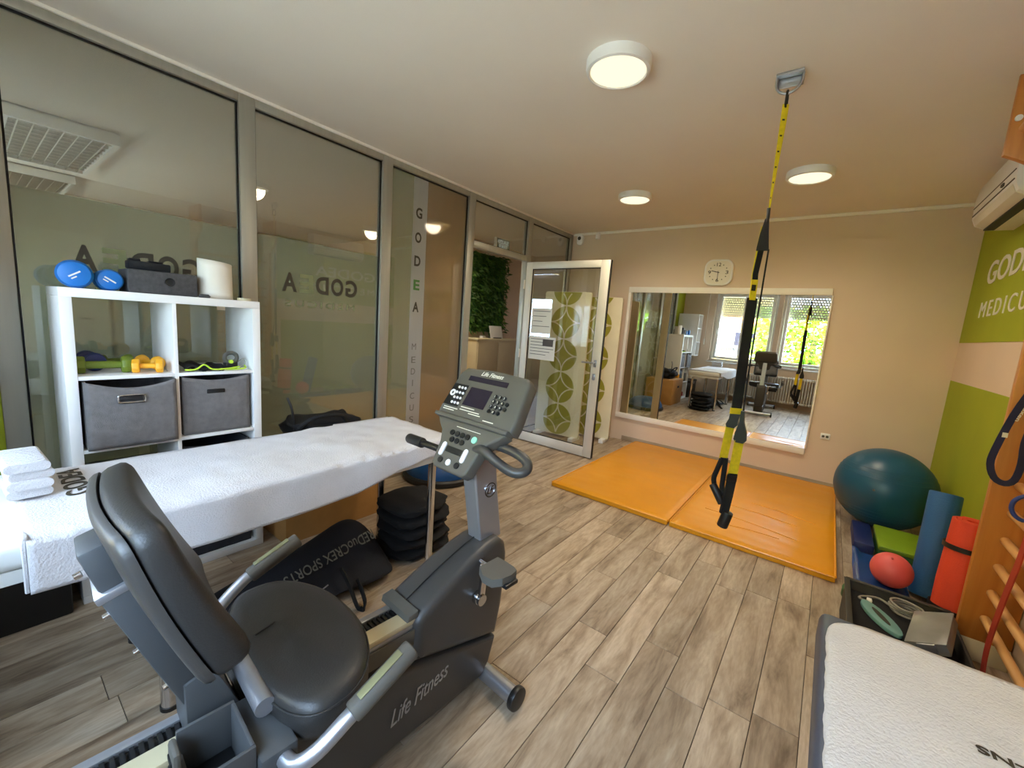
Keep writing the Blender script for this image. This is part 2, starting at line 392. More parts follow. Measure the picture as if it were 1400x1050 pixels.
# rear wall with the two window openings
b = B(); y0, y1 = YR-.23, YR; xs = [XL-.05, WIN[0][0], WIN[0][1], WIN[1][0], WIN[1][1], XR]
b.box(xs[0], xs[5], y0, y1, -.12, WZ[0]); b.box(xs[0], xs[5], y0, y1, WZ[1], HC)
for a, c in ((0, 1), (2, 3), (4, 5)): b.box(xs[a], xs[c], y0, y1, WZ[0], WZ[1])
struct(b, 'wall_rear', WALL)
struct(B().box(XL-.05, XL+.02, YR, .075, 0, HC), 'wall_left_end', GREEN)
struct(B().box(XL-.0, XR, YB-.022, YB, HC-.030, HC, .006), 'trim_1', TRIM)
struct(B().box(XL-.03, XL+.028, .075, YB-.018, HC-.018, HC, .005), 'trim_2', TRIM)
struct(B().box(-2.0, XR, YB-.012, YB, 0, .06, .003), 'baseboard_back', SKIRT)
struct(B().box(XR-.012, XR, 3.0, YB-.012, 0, .06, .003), 'baseboard_right', SKIRT)
# painted green fields and wall lettering
part(B().box(XR-.003, XR, 2.95, YB-.002, 1.505, 2.46), 'painted_panel', GREEN, wall_r, 'upper lime green painted panel')
part(B().box(XR-.003, XR, 3.0, YB-.002, .06, 1.186), 'painted_panel', GREEN, wall_r, 'lower lime green painted panel')
part(textb('GODEA', (XR-.004, 4.66, 1.93), (0, -1, 0), (0, 0, 1), .165, 1.12, .006, bold=.012), 'lettering', WLETTER, wall_r, 'white wall letters GODEA')
part(textb('MEDICUS', (XR-.004, 4.66, 1.69), (0, -1, 0), (0, 0, 1), .115, 1.12, .006, space=1.35), 'lettering', WLETTER, wall_r, 'white wall letters MEDICUS')

# ---- glazed partition (left wall)
wl = thing('wall_left', None, None, (XL, 2.6, 0), None, 'structure')
for a, c in ((.075, .155), (1.075, 1.165), (2.08, 2.17), (3.06, 3.15), (4.06, 4.145), (5.03, YB-.018)):
    part(B().box(XL-.05, XL+.02, a, c, 0, HC-.018, .004), 'mullion', ALU, wl)
for a, c in ((.155, 1.075), (1.165, 2.08), (2.17, 3.06), (3.15, 4.06), (4.145, 5.03)):
    part(B().box(XL-.045, XL+.018, a, c, 2.575, HC-.018, .004), 'top_rail', ALU, wl)
    if a != 3.15: part(B().box(XL-.045, XL+.018, a, c, 0, .07, .004), 'bottom_rail', ALU, wl)
part(B().box(XL-.045, XL+.02, 3.15, 4.06, 2.12, 2.185, .004), 'transom_rail', ALU, wl)
def pane(a, c, z0, z1):
    part(B().box(XL-.022, XL-.016, a, c, z0, z1), 'glass_pane', GLASS, wl, smooth=False)
    g = B(); t = .009
    for q in ((a, c, z0, z0+t), (a, c, z1-t, z1)): g.box(XL-.016, XL-.004, *q)
    for q in ((a, a+t), (c-t, c)): g.box(XL-.016, XL-.004, q[0], q[1], z0+t, z1-t)
    part(g, 'gasket', GASKET, wl, smooth=False)
for a, c in ((.155, 1.075), (1.165, 2.08), (2.17, 3.06), (4.145, 5.03)): pane(a, c, .07, 2.575)
pane(3.15, 4.06, 2.185, 2.575)
xf = XL-.015
for a, c in ((.165, 1.066), (1.175, 2.071)):
    part(B().box(xf, xf+.001, a, c, .08, 1.847), 'frosted_film', FILM, wl, smooth=False)
part(B().box(xf, xf+.001, 2.18, 2.41, .08, 2.566), 'frosted_film', FILM, wl, smooth=False)
part(B().box(xf, xf+.001, 2.565, 3.05, .08, 2.566), 'frosted_film', FILMD, wl, 'brown tinted film', smooth=False)
part(B().box(xf, xf+.0015, 2.41, 2.565, .08, 2.566), 'film_strip', STRIPF, wl, 'pale vertical film strip', smooth=False)
xt = xf+.003
for (ya, w, z, h) in ((.875, .545, 1.50, .125), (1.89, .57, 1.50, .128)):
    # reversed GODEA: it reads from the hall side
    lw = w/5.0
    for k, ch in enumerate('GODEA'):
        m = LETTERP if ch == 'E' else LETTER
        part(textb(ch, (xt, ya-k*lw*1.02, z), (0, -1, 0), (0, 0, 1), h, lw*.86, .001, bold=.03), 'lettering', m, wl)
    part(textb('MEDICUS', (xt, ya-.02, z-.10), (0, -1, 0), (0, 0, 1), .045, w*.92, .001, space=1.3), 'lettering', LETTERP, wl)
part(B().box(xf+.001, xf+.002, .945, .995, 1.345, 1.40), 'paper_label', PAPER, wl, smooth=False)
for ch, z, m in (('G', 2.28, LETTER), ('O', 2.075, LETTER), ('D', 1.875, LETTER), ('E', 1.668, LETTERG), ('A', 1.475, LETTER)):
    part(textb(ch, (xt, 2.44, z-.045), (0, 1, 0), (0, 0, 1), .09, .068, .001, bold=.03), 'lettering', m, wl)
for ch, z in zip('MEDICUS', (1.12, 1.0, .893, .785, .664, .552, .44)):
    part(textb(ch, (xt, 2.448 if ch != 'I' else 2.468, z-.03), (0, 1, 0), (0, 0, 1), .058, .048 if ch != 'I' else None, .001), 'lettering', LETTERL, wl)

# ---- open glass door, swung into the room
door = thing('door_1', None, None, (-2.94, 4.03, 0), None, 'structure')
dx0, dx1, dy0, dy1, dz0, dz1 = -2.935, -1.895, 4.005, 4.055, .012, 2.10
for a, c, nm in ((dx0, dx0+.085, 'stile'), (dx1-.10, dx1, 'stile')):
    part(B().box(a, c, dy0, dy1, dz0, dz1, .004), nm, ALUW, door)
part(B().box(dx0+.085, dx1-.10, dy0, dy1, dz1-.075, dz1, .004), 'top_rail', ALUW, door)
part(B().box(dx0+.085, dx1-.10, dy0, dy1, dz0, dz0+.105, .004), 'bottom_rail', ALUW, door)
part(B().box(dx0+.085, dx1-.10, 4.027, 4.033, dz0+.105, dz1-.075), 'glass_pane', DGLASS, door, smooth=False)
g = B(); ga, gc, gz0, gz1 = dx0+.085, dx1-.10, dz0+.105, dz1-.075
for q in ((ga, ga+.008, gz0, gz1), (gc-.008, gc, gz0, gz1), (ga, gc, gz0, gz0+.008), (ga, gc, gz1-.008, gz1)): g.box(q[0], q[1], 4.016, 4.026, q[2], q[3])
g.box(dx1, dx1+.006, dy0+.008, dy1-.008, dz0, dz1)
part(g, 'gasket', GASKET, door, smooth=False)
h = part(B().box(dx1-.068, dx1-.038, dy0-.008, dy0, 1.00, 1.075, .006).box(dx1-.068, dx1-.038, dy0-.008, dy0, .86, .93, .012), 'handle_plate', STEEL, door)
part(B().cyl((dx1-.053, dy0-.008, 1.045), (dx1-.053, dy0-.055, 1.045), .010).tube([(dx1-.05, dy0-.052, 1.045), (dx1-.10, dy0-.054, 1.045), (dx1-.185, dy0-.05, 1.042)], .010), 'lever_handle', STEEL, door)
for z in (.25, 1.05, 1.85): part(B().cyl((dx0-.008, dy0-.008, z-.05), (dx0-.008, dy0-.008, z+.05), .010), 'hinge', ALUW, door)
def notice(x0, x1, z0, z1, label, rows):
    t = thing('notice_sheet', label, 'notice', ((x0+x1)/2, 4.02, z0))
    part(B().box(x0, x1, 4.0255, 4.0265, z0, z1), 'sheet', PAPER, t, smooth=False)
    g = B(); n = rows
    for k in range(n):
        z = z1-(z1-z0)*(.10+.8*k/n); g.box(x0+.02, x1-.02-(.05*(k % 3)), 4.0245, 4.0255, z-.006, z)
    part(g, 'print', INK, t, smooth=False)
    return t
notice(-2.82, -2.55, 1.30, 1.585, 'plain white notice sheet on the glass door, upper one', 4)
n2_ = notice(-2.83, -2.47, 1.0, 1.265, 'printed notice with small picture on the glass door, lower one', 6)
part(B().box(-2.64, -2.50, 4.0235, 4.0245, 1.16, 1.24), 'picture', INK, n2_, smooth=False)

# ---- windows, shutters
def window(n, a, c, mull):
    w = thing('window_%d' % n, None, None, ((a+c)/2, YR-.1, WZ[0]), None, 'structure'); z0, z1 = WZ; fy0, fy1 = YR-.16, YR-.09
    part(B().box(a, a+.05, fy0, fy1, z0, z1).box(c-.05, c, fy0, fy1, z0, z1).box(a+.05, c-.05, fy0, fy1, z0, z0+.05).box(a+.05, c-.05, fy0, fy1, z1-.05, z1), 'window_frame', WHITE, w, smooth=False)
    cuts = [a+.05] + mull + [c-.05]
    for i_ in range(len(cuts)-1):
        l, r = cuts[i_]+.006, cuts[i_+1]-.006
        s = part(B().box(l, l+.06, fy0+.01, fy1+.012, z0+.055, z1-.055, .004).box(r-.06, r, fy0+.01, fy1+.012, z0+.055, z1-.055, .004).box(l+.06, r-.06, fy0+.01, fy1+.012, z0+.055, z0+.115, .004).box(l+.06, r-.06, fy0+.01, fy1+.012, z1-.115, z1-.055, .004), 'sash', WHITE, w)
        part(B().box(l+.06, r-.06, YR-.128, YR-.122, z0+.115, z1-.115), 'glass_pane', WGLASS, s, smooth=False)
        part(B().box(l+.018, l+.042, fy1+.012, fy1+.02, 1.55, 1.62, .003).box(l+.024, l+.036, fy1+.02, fy1+.04, 1.50, 1.60, .003), 'handle', WHITE, s)
    part(B().box(a-.04, c+.04, YR-.09, YR+.04, z0-.03, z0, .006), 'window_sill', WHITE, w)
    # roller shutter half down, a row of light slots in every slat
    y = YR-.19; zb = 1.90; sh = .052; k = 0
    while zb + k*sh < z1:
        za = zb+k*sh; ns = int((c-a-.08)/.048); s = B(); l = a+.04; stp = (c-a-.08)/ns
        s.box(l, c-.04, y-.006, y, za, za+.021).box(l, c-.04, y-.006, y, za+.032, za+.052)
        for q in range(ns+1):
            xq = l+q*stp+(stp/2 if k % 2 else 0); s.box(max(l, xq-stp/2+.007), min(c-.04, xq+stp/2-.007), y-.006, y, za+.021, za+.032)
        part(s, 'shutter_slat', WHITE, w, smooth=False); k += 1
    return w
w1 = window(1, WIN[0][0], WIN[0][1], [-1.64]); w2 = window(2, WIN[1][0], WIN[1][1], [])
sg = thing('window_sign', 'white film sign with reversed GODEA lettering low on the window', 'sign', (-1.95, YR-.118, 1.05))
part(B().box(-2.15, -1.72, YR-.1215, YR-.1205, 1.06, 1.26), 'film', glass('white_window_film', (.9, .9, .9), .04, .55, (.9, .9, .88)), sg, smooth=False)
part(textb('GODEA', (-2.10, YR-.1195, 1.13), (1, 0, 0), (0, 0, 1), .065, .33, .001, bold=.02), 'lettering', LETTER, sg)
struct(B().tube([(-2.42, YR+.01, 2.5), (-2.42, YR+.012, 1.5), (-2.42, YR+.012, 1.3)], .005, 6, 0).box(-2.435, -2.405, YR, YR+.03, 1.22, 1.36, .006), 'trim_3', WHITE)

# ---- hall beyond the partition
struct(B().box(-8.3, XL-.06, -.8, 6.7, -.12, 0), 'floor_hall', M('hall_floor', (150, 130, 106), .4, var=.15, vs=5, stretch=(1, .2, 1)))
struct(B().box(-8.35, -8.2, -.8, 4.4, 0, HC), 'wall_hall_far', GREYWALL)
ha, hb, hz0, hz1 = ADDED_HALLWIN
struct(B().box(-8.35, XL-.05, -.95, -.8, 0, hz0).box(-8.35, XL-.05, -.95, -.8, hz1, HC).box(-8.35, ha, -.95, -.8, hz0, hz1).box(hb, XL-.05, -.95, -.8, hz0, hz1), 'wall_hall_rear', GREYWALL)
hw_ = thing('window_3', None, None, ((ha+hb)/2, -.88, hz0), None, 'structure')  # added window, out of view, there to light the hall
for q in ((ha, ha+.06), (hb-.06, hb), ((ha+hb)/2-.04, (ha+hb)/2+.04)): part(B().box(q[0], q[1], -.91, -.85, hz0+.06, hz1-.06), 'window_post', WHITE, hw_, smooth=False)
for q in ((hz0, hz0+.06), (hz1-.06, hz1)): part(B().box(ha, hb, -.91, -.85, q[0], q[1]), 'window_rail', WHITE, hw_, smooth=False)
part(B().box(ha+.06, hb-.06, -.883, -.877, hz0+.06, hz1-.06), 'glass_pane', WGLASS, hw_, smooth=False)
struct(B().box(-8.35, -4.6, 4.4, 4.55, 0, HC), 'wall_hall_side', WALL)
struct(B().box(-4.75, -4.6, 4.55, 6.7, 0, HC), 'wall_hall_plant', WALL)
struct(B().box(-4.75, XL-.05, 6.55, 6.7, 0, HC), 'wall_hall_end', WALL)
struct(B().box(XL-.05, XL+.1, YB+.15, 6.7, 0, HC), 'wall_hall_right', WALL)
hd = thing('door_2', None, None, (-8.19, .55, 0), None, 'structure')
part(B().box(-8.2, -8.17, .2, 1.15, 0, 2.05, .004), 'door_leaf', WHITE, hd)
part(B().box(-8.2, -8.15, .1, .2, 0, 2.15).box(-8.2, -8.15, 1.15, 1.25, 0, 2.15).box(-8.2, -8.15, .2, 1.15, 2.05, 2.15), 'door_frame', WHITE, hd)
part(B().tube([(-8.15, 1.08, 1.03), (-8.12, 1.08, 1.03), (-8.12, .95, 1.03)], .012, 8, 0), 'lever_handle', BLACK, hd)
for nm, lx, lab in (('a', -5.45, 'unlit louvred ceiling light seen through the glass, nearer one'), ('b', -7.6, 'unlit louvred ceiling light seen through the glass, farther one')):
    t = thing('louvre_ceiling_light', lab, 'ceiling light', (lx, .55, HC-.09), 'hall louvre lights'); x0, x1, y0, y1 = lx-.75, lx+.75, .25, .85
    part(B().box(x0, x1, y0, y0+.03, HC-.09, HC).box(x0, x1, y1-.03, y1, HC-.09, HC).box(x0, x0+.03, y0+.03, y1-.03, HC-.09, HC).box(x1-.03, x1, y0+.03, y1-.03, HC-.09, HC).box(x0, x1, y0, y1, HC-.012, HC), 'housing', WHITE, t, smooth=False)
    for k in range(1, 8): part(B().box(x0+.03, x1-.03, y0+k*.075-.004, y0+k*.075+.004, HC-.085, HC-.02), 'louvre_blade', LOUV, t, smooth=False)
    for k in range(1, 12): part(B().box(x0+k*.125-.003, x0+k*.125+.003, y0+.03, y1-.03, HC-.075, HC-.03), 'louvre_cross_blade', LOUV, t, smooth=False)
# plant wall, cabinet and stand in the hall
pw = thing('plant_wall', 'dense green artificial plant panel on the hall wall', 'plant', (-4.58, 5.2, 1.22))
part(B().box(-4.6, -4.57, 4.76, 5.64, 1.22, 2.44), 'backing_panel', DGREEN, pw)
b = B(); rl = random.Random(5)
for k in range(1500):
    p = Vector((-4.565+rl.random()*.05, 4.76+rl.random()*.88, 1.22+rl.random()*1.22)); d = Vector((.5+rl.random()*.8, rl.uniform(-.9, .9), rl.uniform(-1.2, .5))).normalized()
    sd = d.cross(Vector((rl.uniform(-1, 1), rl.uniform(-1, 1), rl.uniform(-1, 1)))).normalized(); L_ = rl.uniform(.05, .13); w_ = rl.uniform(.008, .018)
    b.quad(p, p+d*L_*.5+sd*w_, p+d*L_+Vector((0, 0, -.02)), p+d*L_*.5-sd*w_)
part(b, 'foliage', LEAFA, pw, kind='stuff', smooth=False)
cb = thing('hall_cabinet', 'pale beige hall cabinet below the plant panel', 'cabinet', (-4.44, 5.2, 0))
part(B().box(-4.598, -4.28, 4.72, 5.72, .0, 1.10, .004), 'body', M('beige_cabinet', (206, 190, 160), .6, var=.03), cb)
for k in range(2): part(B().box(-4.28, -4.262, 4.73+k*.495, 5.21+k*.495, .08, 1.07, .003), 'door', M('beige_cabinet_door', (202, 186, 154), .6, var=.03), cb)
part(B().box(-4.598, -4.25, 4.70, 5.74, 1.10, 1.125, .003), 'top', CREAM, cb)
ts = thing('tablet_stand', 'white tablet on a stand on the hall cabinet', 'tablet', (-4.42, 5.3, 1.125))
part(B().box(-.01, .01, -.15, .15, 0, .2, .004).map(lambda v: (v.x-.25*(v.z), v.y, v.z)).map(lambda v: (v.x-4.38, v.y+5.3, v.z+1.125)), 'screen', WHITE, ts)
part(B().box(-4.5, -4.36, 5.2, 5.4, 1.125, 1.14, .004), 'base', BLACK, ts)
single(B().box(-4.42, -4.36, 4.92, 5.0, 1.125, 1.16, .004), 'card_box', WHITE, 'small white card box beside the tablet on the hall cabinet', 'box')
ex = thing('exit_sign', 'green IZLAZ EXIT sign above the doorway', 'exit sign', (XL-.09, 3.72, 2.185))
part(B().box(XL-.11, XL-.075, 3.605, 3.845, 2.19, 2.315, .004), 'housing', WHITE, ex)
part(B().box(XL-.075, XL-.073, 3.617, 3.833, 2.20, 2.305), 'panel', EXITG, ex, smooth=False)
part(textb('IZLAZ', (XL-.072, 3.635, 2.257), (0, 1, 0), (0, 0, 1), .036, .18, .001), 'lettering', EXITW, ex)
part(textb('EXIT', (XL-.072, 3.655, 2.209), (0, 1, 0), (0, 0, 1), .036, .14, .001), 'lettering', EXITW, ex)

# ---- mirror on the back wall
mi = thing('wall_mirror', 'large framed rectangular mirror on the back wall', 'mirror', (-1.08, YB-.02, .295))
mx0, mx1, mz0, mz1 = -2.11, -.075, .295, 1.945; fw = .065
part(B().box(mx0+fw-.01, mx1-.002, YB-.022, YB-.016, mz0+fw, mz1-fw), 'mirror_glass', MIRROR, mi, smooth=False)
for q in ((mx0, mx1+.0, mz1-fw, mz1), (mx0, mx1+.0, mz0, mz0+fw)): part(B().box(q[0], q[1], YB-.03, YB, q[2], q[3], .003), 'frame_rail', TRIM, mi)
for q in ((mx0, mx0+.035), (mx1-.002, mx1+.012)): part(B().box(q[0], q[1], YB-.03, YB, mz0+fw, mz1-fw, .002), 'frame_stile', TRIM, mi)

# ---- ceiling lamps
def ceiling_lamp(x, y, label, power):
    t = thing('ceiling_lamp', label, 'ceiling lamp', (x, y, HC-.05), 'round ceiling lamps')
    part(B().lathe([(.128, HC-.044), (.134, HC-.050), (.146, HC-.046), (.150, HC-.03), (.150, HC), (.10, HC)], (x, y, 0), 48, cap=False), 'rim', WHITE, t)
    part(B().lathe([(.0005, HC-.046), (.08, HC-.046), (.128, HC-.044), (.128, HC-.02)], (x, y, 0), 48), 'diffuser', LAMP, t)
    ld = bpy.data.lights.new('lamp_light', 'SPOT'); ld.energy = power; ld.spot_size = PI*.98; ld.spot_blend = 1.0; ld.shadow_soft_size = .10; ld.color = (1, .84, .62)
    lo = bpy.data.objects.new('lamp_light', ld); col.objects.link(lo); lo.location = (x, y, HC-.06)
    return t
ceiling_lamp(-.985, 1.95, 'largest round ceiling lamp, nearest the camera', 54)
ceiling_lamp(-1.64, 3.84, 'round ceiling lamp nearest the glass partition', 54)
ceiling_lamp(-.313, 3.82, 'round ceiling lamp between the suspension strap and the air conditioner', 54)
ceiling_lamp(-4.25, 3.85, 'round hall ceiling lamp behind the brown film', 60)

# ================================================================== LARGE THINGS
# ---- yellow mats
for (x0, x1, lab) in ((-1.79, -.780, 'smooth yellow gym mat in front of the mirror, left one beside the door'), (-.764, .216, 'creased yellow gym mat under the suspension strap, right one')):
    t = thing('gym_mat', lab, 'gym mat', ((x0+x1)/2, 4.06, 0), 'yellow gym mats'); y0, y1 = 3.06, 5.05; th = .042
    def f(u, v, x0=x0, x1=x1):
        x = x0+(x1-x0)*u; y = y0+(y1-y0)*v; e = min(u, 1-u)*(x1-x0); e2 = min(v, 1-v)*(y1-y0); d = min(e, e2)
        z = th - (.010*(1-d/.03)**2 if d < .03 else 0)
        return (x, y, z + (wob((x*2, y*6, 0), 2.2, .0035, x0) if d > .03 else 0))
    b = B().grid(f, 40, 60)
    part(b, 'cover', MATY, t, ang=80)
    part(B().box(x0, x1, y0, y1, 0, th-.0095, .004), 'core', MATY, t)
    g = B()
    for q in ((y0, y0), (y1, y1)): g.tube([(x0+.01, q[0], th-.008), (x1-.01, q[0], th-.008)], .006, 8, 0)
    for q in (x0, x1): g.tube([(q, y0+.01, th-.008), (q, y1-.01, th-.008)], .006, 8, 0)
    part(g, 'piping', MATY, t)
    if x0 > -1:
        g = B()
        for (a0, b0, a1, b1) in ((-.62, 3.52, .02, 3.42), (-.55, 3.75, .0, 3.7), (-.5, 3.3, -.1, 3.36), (-.35, 3.95, .1, 3.86)):
            g.tube([(a0, b0, th-.001), ((a0+a1)/2, (b0+b1)/2+.02, th+.001), (a1, b1, th-.001)], .0045, 6, 4)
        part(g, 'crease', MATY, t)

# ---- treatment table with white towel
def drape(xa, xb, y0, y1, ztop, dropa, dropb, seed, nu=90, nv=70, end=None, bot=None):
    """towel grid: v runs over the far drop, the top and the near drop; u along y"""
    def f(u, v):
        y = y0+(y1-y0)*u; da = dropa; db = bot(y) if bot else dropb; W = xb-xa; tot = da+W+db; s = v*tot; r = .035
        if s < da: x, z = xa-.012+wob((0, y, s), 5, .012, seed), ztop-(da-s)
        elif s > da+W: x, z = xb+.012+wob((3, y, s), 5, .014, seed)+(s-da-W)*.04, ztop-(s-da-W)
        else:
            q = s-da; x = xa+q; z = ztop; e = min(q, W-q)
            if e < r: z -= (r-math.sqrt(max(0, r*r-(r-e)**2)))
        k = wob((x*1.0, y*1.6, z), 3.2, .012, seed) + wob((x*2, y*2, z*2), 6.0, .006, seed+9)
        if da <= s <= da+W: z += max(0, k+.003)
        yy = y + wob((x, y, z), 2.5, .015, seed)*(1 if .02 < u < .98 else .4)
        if end and y > end: 
            dz = min(1, (y-end)/.05); z -= .035*dz*dz
        return (x, yy, z)
    return B().grid(f, nu, nv)
TZ = .745
tb = thing('treatment_table', 'long white treatment table with chrome legs left of the bike', 'treatment table', (-1.88, .72, 0))
part(B().box(-2.16, -1.60, -.08, 1.62, TZ-.085, TZ-.002, .025, 3), 'mattress', VINYLW, tb)
part(B().box(-2.14, -1.615, -.06, 1.60, TZ-.125, TZ-.085, .004), 'frame', VINYLW, tb)
for lx in (-2.09, -1.635):
    for ly in (.34, 1.50):
        lg = part(B().cyl((lx, ly, .012), (lx, ly, TZ-.125), .021 if ly > 1 else .027, seg=24), 'leg', CHROME, tb)
        part(B().cyl((lx, ly, 0), (lx, ly, .014), .024 if ly > 1 else .030), 'foot', BLACK, lg)
tw = thing('bath_towel', 'large white terry towel draped over the treatment table', 'towel', (-1.88, .8, TZ))
b = drape(-2.165, -1.595, .055, 1.60, TZ+.004, .10, .14, 2.0, bot=lambda y: .145+.02*math.sin(y*3)-(.05 if y > 1.0 else 0)*min(1, max(0, (y-1.0)/.4)), end=None)
o = part(b, 'cloth', TOWEL, tw, ang=180)
md = o.modifiers.new('thick', 'SOLIDIFY'); md.thickness = .006; md.offset = 1
hm = B().tube([(-1.585-.004, .05, TZ-.145+.0), (-1.585, .05, TZ-.08), (-1.59, .05, TZ-.01), (-1.65, .055, TZ+.008), (-2.1, .055, TZ+.008)], .0055, 6, 4)
part(hm, 'hem', TOWEL, tw)
def tz1(x, y):
    k = wob((x*1.0, y*1.6, TZ+.004), 3.2, .012, 2.0) + wob((x*2, y*2, (TZ+.004)*2), 6.0, .006, 11.0); return TZ+.004+max(0, k+.003)+.0085
part(textb('GODEA', (-1.815, .212, 0), (-1, 0, 0), (0, -1, 0), .058, .27, .001, bold=.02).map(lambda v: (v.x, v.y, tz1(v.x, v.y)+v.z)), 'lettering', LETTER, tw, 'dark embroidered letters')
for k, (dx, dy, rz) in enumerate(((0, 0, .06), (.008, .006, .02), (-.004, .003, .10), (.004, .0, .05))):
    pos = ('bottom', 'second from bottom', 'second from top', 'top')[k]
    t = thing('folded_towel', 'small ribbed white folded towel, %s of the stack on the table' % pos, 'towel', (0, 0, 0), 'stack of small towels')
    L_, W_, H_ = .20, .095, .027
    b = B().prism(rrect(W_, H_, .012, 4), 'x', -L_/2, L_/2)
    part(b, 'cloth', TOWEL, t)
    for q in range(11): part(B().box(-L_/2+.012+q*.018, -L_/2+.017+q*.018, -W_/2+.008, W_/2-.008, H_/2-.001, H_/2+.0025, .001, 1), 'rib', TOWEL, t)
    t.location = (-1.965+dx, .078+dy, TZ+.021+H_/2+k*(H_+.0005)); t.rotation_euler = (0, 0, rz)

# ---- second treatment table at the lower right
t2 = thing('treatment_table', 'treatment table with slate blue side at the lower right', 'treatment table', (.44, .6, 0))
part(B().box(.078, .74, -.20, 1.37, .60, .690, .02, 3).map(lambda v: (v.x-.0*v.z, v.y, v.z)), 'mattress', VINYLB, t2)
part(B().box(.12, .72, -.18, 1.33, .555, .60, .004), 'frame', CHAR2, t2)
for lx in (.15, .69):
    for ly in (-.12, 1.26): part(B().cyl((lx, ly, 0), (lx, ly, .555), .02), 'leg', CHROME, t2)
tw2 = thing('bath_towel', 'white terry towel covering the table at the lower right', 'towel', (.44, .6, .695))
def f2(u, v):
    X0, Y1 = .092, 1.335; x = X0+(.755-X0)*u; y = -.21+(Y1+.21)*v
    a, c = x-X0, Y1-y; r = .09
    if a < r and c < r:
        d = math.hypot(r-a, r-c)
        if d > r: k = r/d; x = X0+r-(r-a)*k; y = Y1-r+(r-c)*k
    z = .699+max(0, wob((x, y, 0), 4, .008, 5)); e = min(x-X0, .755-x)
    if e < .012: z -= .006*(1-e/.012)**2
    return (x+wob((x, y, 3), 30, .003), y+wob((x, y, 7), 30, .003), z)
o = part(B().grid(f2, 60, 110), 'cloth', TOWEL, tw2, ang=180)
md = o.modifiers.new('thick', 'SOLIDIFY'); md.thickness = .008; md.offset = 0
def tz2(x, y): return .699+max(0, wob((x, y, 0), 4, .008, 5))+.0055
part(textb('MEDICUS-NS', (.525, 1.066, 0), (-1, 0, 0), (0, -1, 0), .020, .215, .001, bold=.02).map(lambda v: (v.x, v.y, tz2(v.x, v.y)+v.z)), 'lettering', LETTER, tw2, 'dark embroidered lettering')
b = B()
for (cx_, w_) in ((.345, .03), (.40, .035), (.47, .03)):
    b.prism([(cx_-w_, .955), (cx_, .975), (cx_+w_, .96), (cx_, .945)], 'z', .7055, .7075)
b.map(lambda v: (v.x, v.y+.03, tz2(v.x, v.y+.03)+(v.z-.7065)*.5))
part(b, 'embroidered_leaf', OLIVE, tw2)

# ---- white cube shelf
rk = thing('cube_shelf', 'tall white open cube shelf against the glass partition', 'shelf', (-2.695, .61, 0))
rx0, rx1, ry0, ry1, rz1 = -2.89, -2.50, .235, .985, 1.41; tk = .038; ti = .016
part(B().box(rx0, rx1, ry0, ry1, rz1-tk, rz1, .003), 'top_board', WHITE, rk)
part(B().box(rx0, rx1, ry0, ry1, 0, tk, .003), 'bottom_board', WHITE, rk)
for a in (ry0, ry1-tk): part(B().box(rx0, rx1, a, a+tk, tk, rz1-tk, .002), 'side_board', WHITE, rk)
ym = (ry0+ry1)/2; part(B().box(rx0, rx1-.003, ym-ti/2, ym+ti/2, tk, rz1-tk, .001), 'divider', WHITE, rk)
SZ = [.372, .706, 1.030]
for z in SZ:
    for a, c in ((ry0+tk, ym-ti/2), (ym+ti/2, ry1-tk)): part(B().box(rx0, rx1-.003, a, c, z-ti/2, z+ti/2, .001), 'shelf_board', WHITE, rk)
def bin_(y0, y1, z0, h, x1, m, label, handle=True, chrome=True, sag=.02, d=.36):
    t = thing('storage_bin', label, 'storage bin', (x1-d/2, (y0+y1)/2, z0), 'fabric storage bins in the white shelf'); th = .008; x0 = x1-d
    def front(u, v):
        y = y0+(y1-y0)*u; z = z0+h*v; return (x1 + .012*math.sin(PI*u)*math.sin(PI*v) + wob((u*3, v*3, y0), 1.5, .006), y, z - (sag*math.sin(PI*u)**1.0 * v**4))
    b = B().grid(front, 16, 14); o = part(b, 'front_panel', m, t, ang=180); md = o.modifiers.new('thick', 'SOLIDIFY'); md.thickness = th
    part(B().box(x0, x1-th-.002, y0, y0+th, z0, z0+h).box(x0, x1-th-.002, y1-th, y1, z0, z0+h).box(x0, x0+th, y0+th, y1-th, z0, z0+h).box(x0+th, x1-th-.002, y0+th, y1-th, z0, z0+th), 'body', m, t, smooth=False)
    if handle:
        yc, zc = (y0+y1)/2-.01, z0+h*.74
        part(B().box(x1+.004, x1+.014, yc-.040, yc+.040, zc-.011, zc+.011, .004), 'handle_slot', BLACK, t)
        if chrome: part(B().tube([(x1+.016, yc+a_*.045, zc+c_*.016) for a_, c_ in ((-1, -.6), (-1, .6), (-.8, 1), (.8, 1), (1, .6), (1, -.6), (.8, -1), (-.8, -1))], .004, 8, 3, True), 'handle_ring', CHROME, t)
    return t
bin_(.285, .598, SZ[1]+.010, .300, -2.47, BIN, 'grey fabric bin with chrome handle bulging from the shelf', sag=.03)
bin_(.632, .930, SZ[1]+.010, .298, -2.515, BIN, 'grey fabric bin with plain slot handle in the right column', chrome=False, sag=.02)
bin_(.632, .930, SZ[0]+.010, .27, -2.53, BINB, 'dark grey bin half hidden behind the treatment table', handle=False, sag=.01)
bin_(.632, .930, tk+.002, .27, -2.53, BINB, 'dark grey bin in the bottom right cell of the shelf', handle=False, sag=.01)
single(B().box(-2.72, -2.55, .30, .40, tk, tk+.09, .004).box(-2.70, -2.57, .41, .50, tk, tk+.05, .004), 'red_box', M('red_card', (150, 34, 40), .6, var=.1), 'small dark red box in the bottom left cell of the shelf', 'box')
single(B().box(-2.84, -2.53, .30, .58, SZ[0]+.009, SZ[0]+.19, .01), 'dark_case', BLACK, 'black case in the lower left cell of the shelf', 'case')

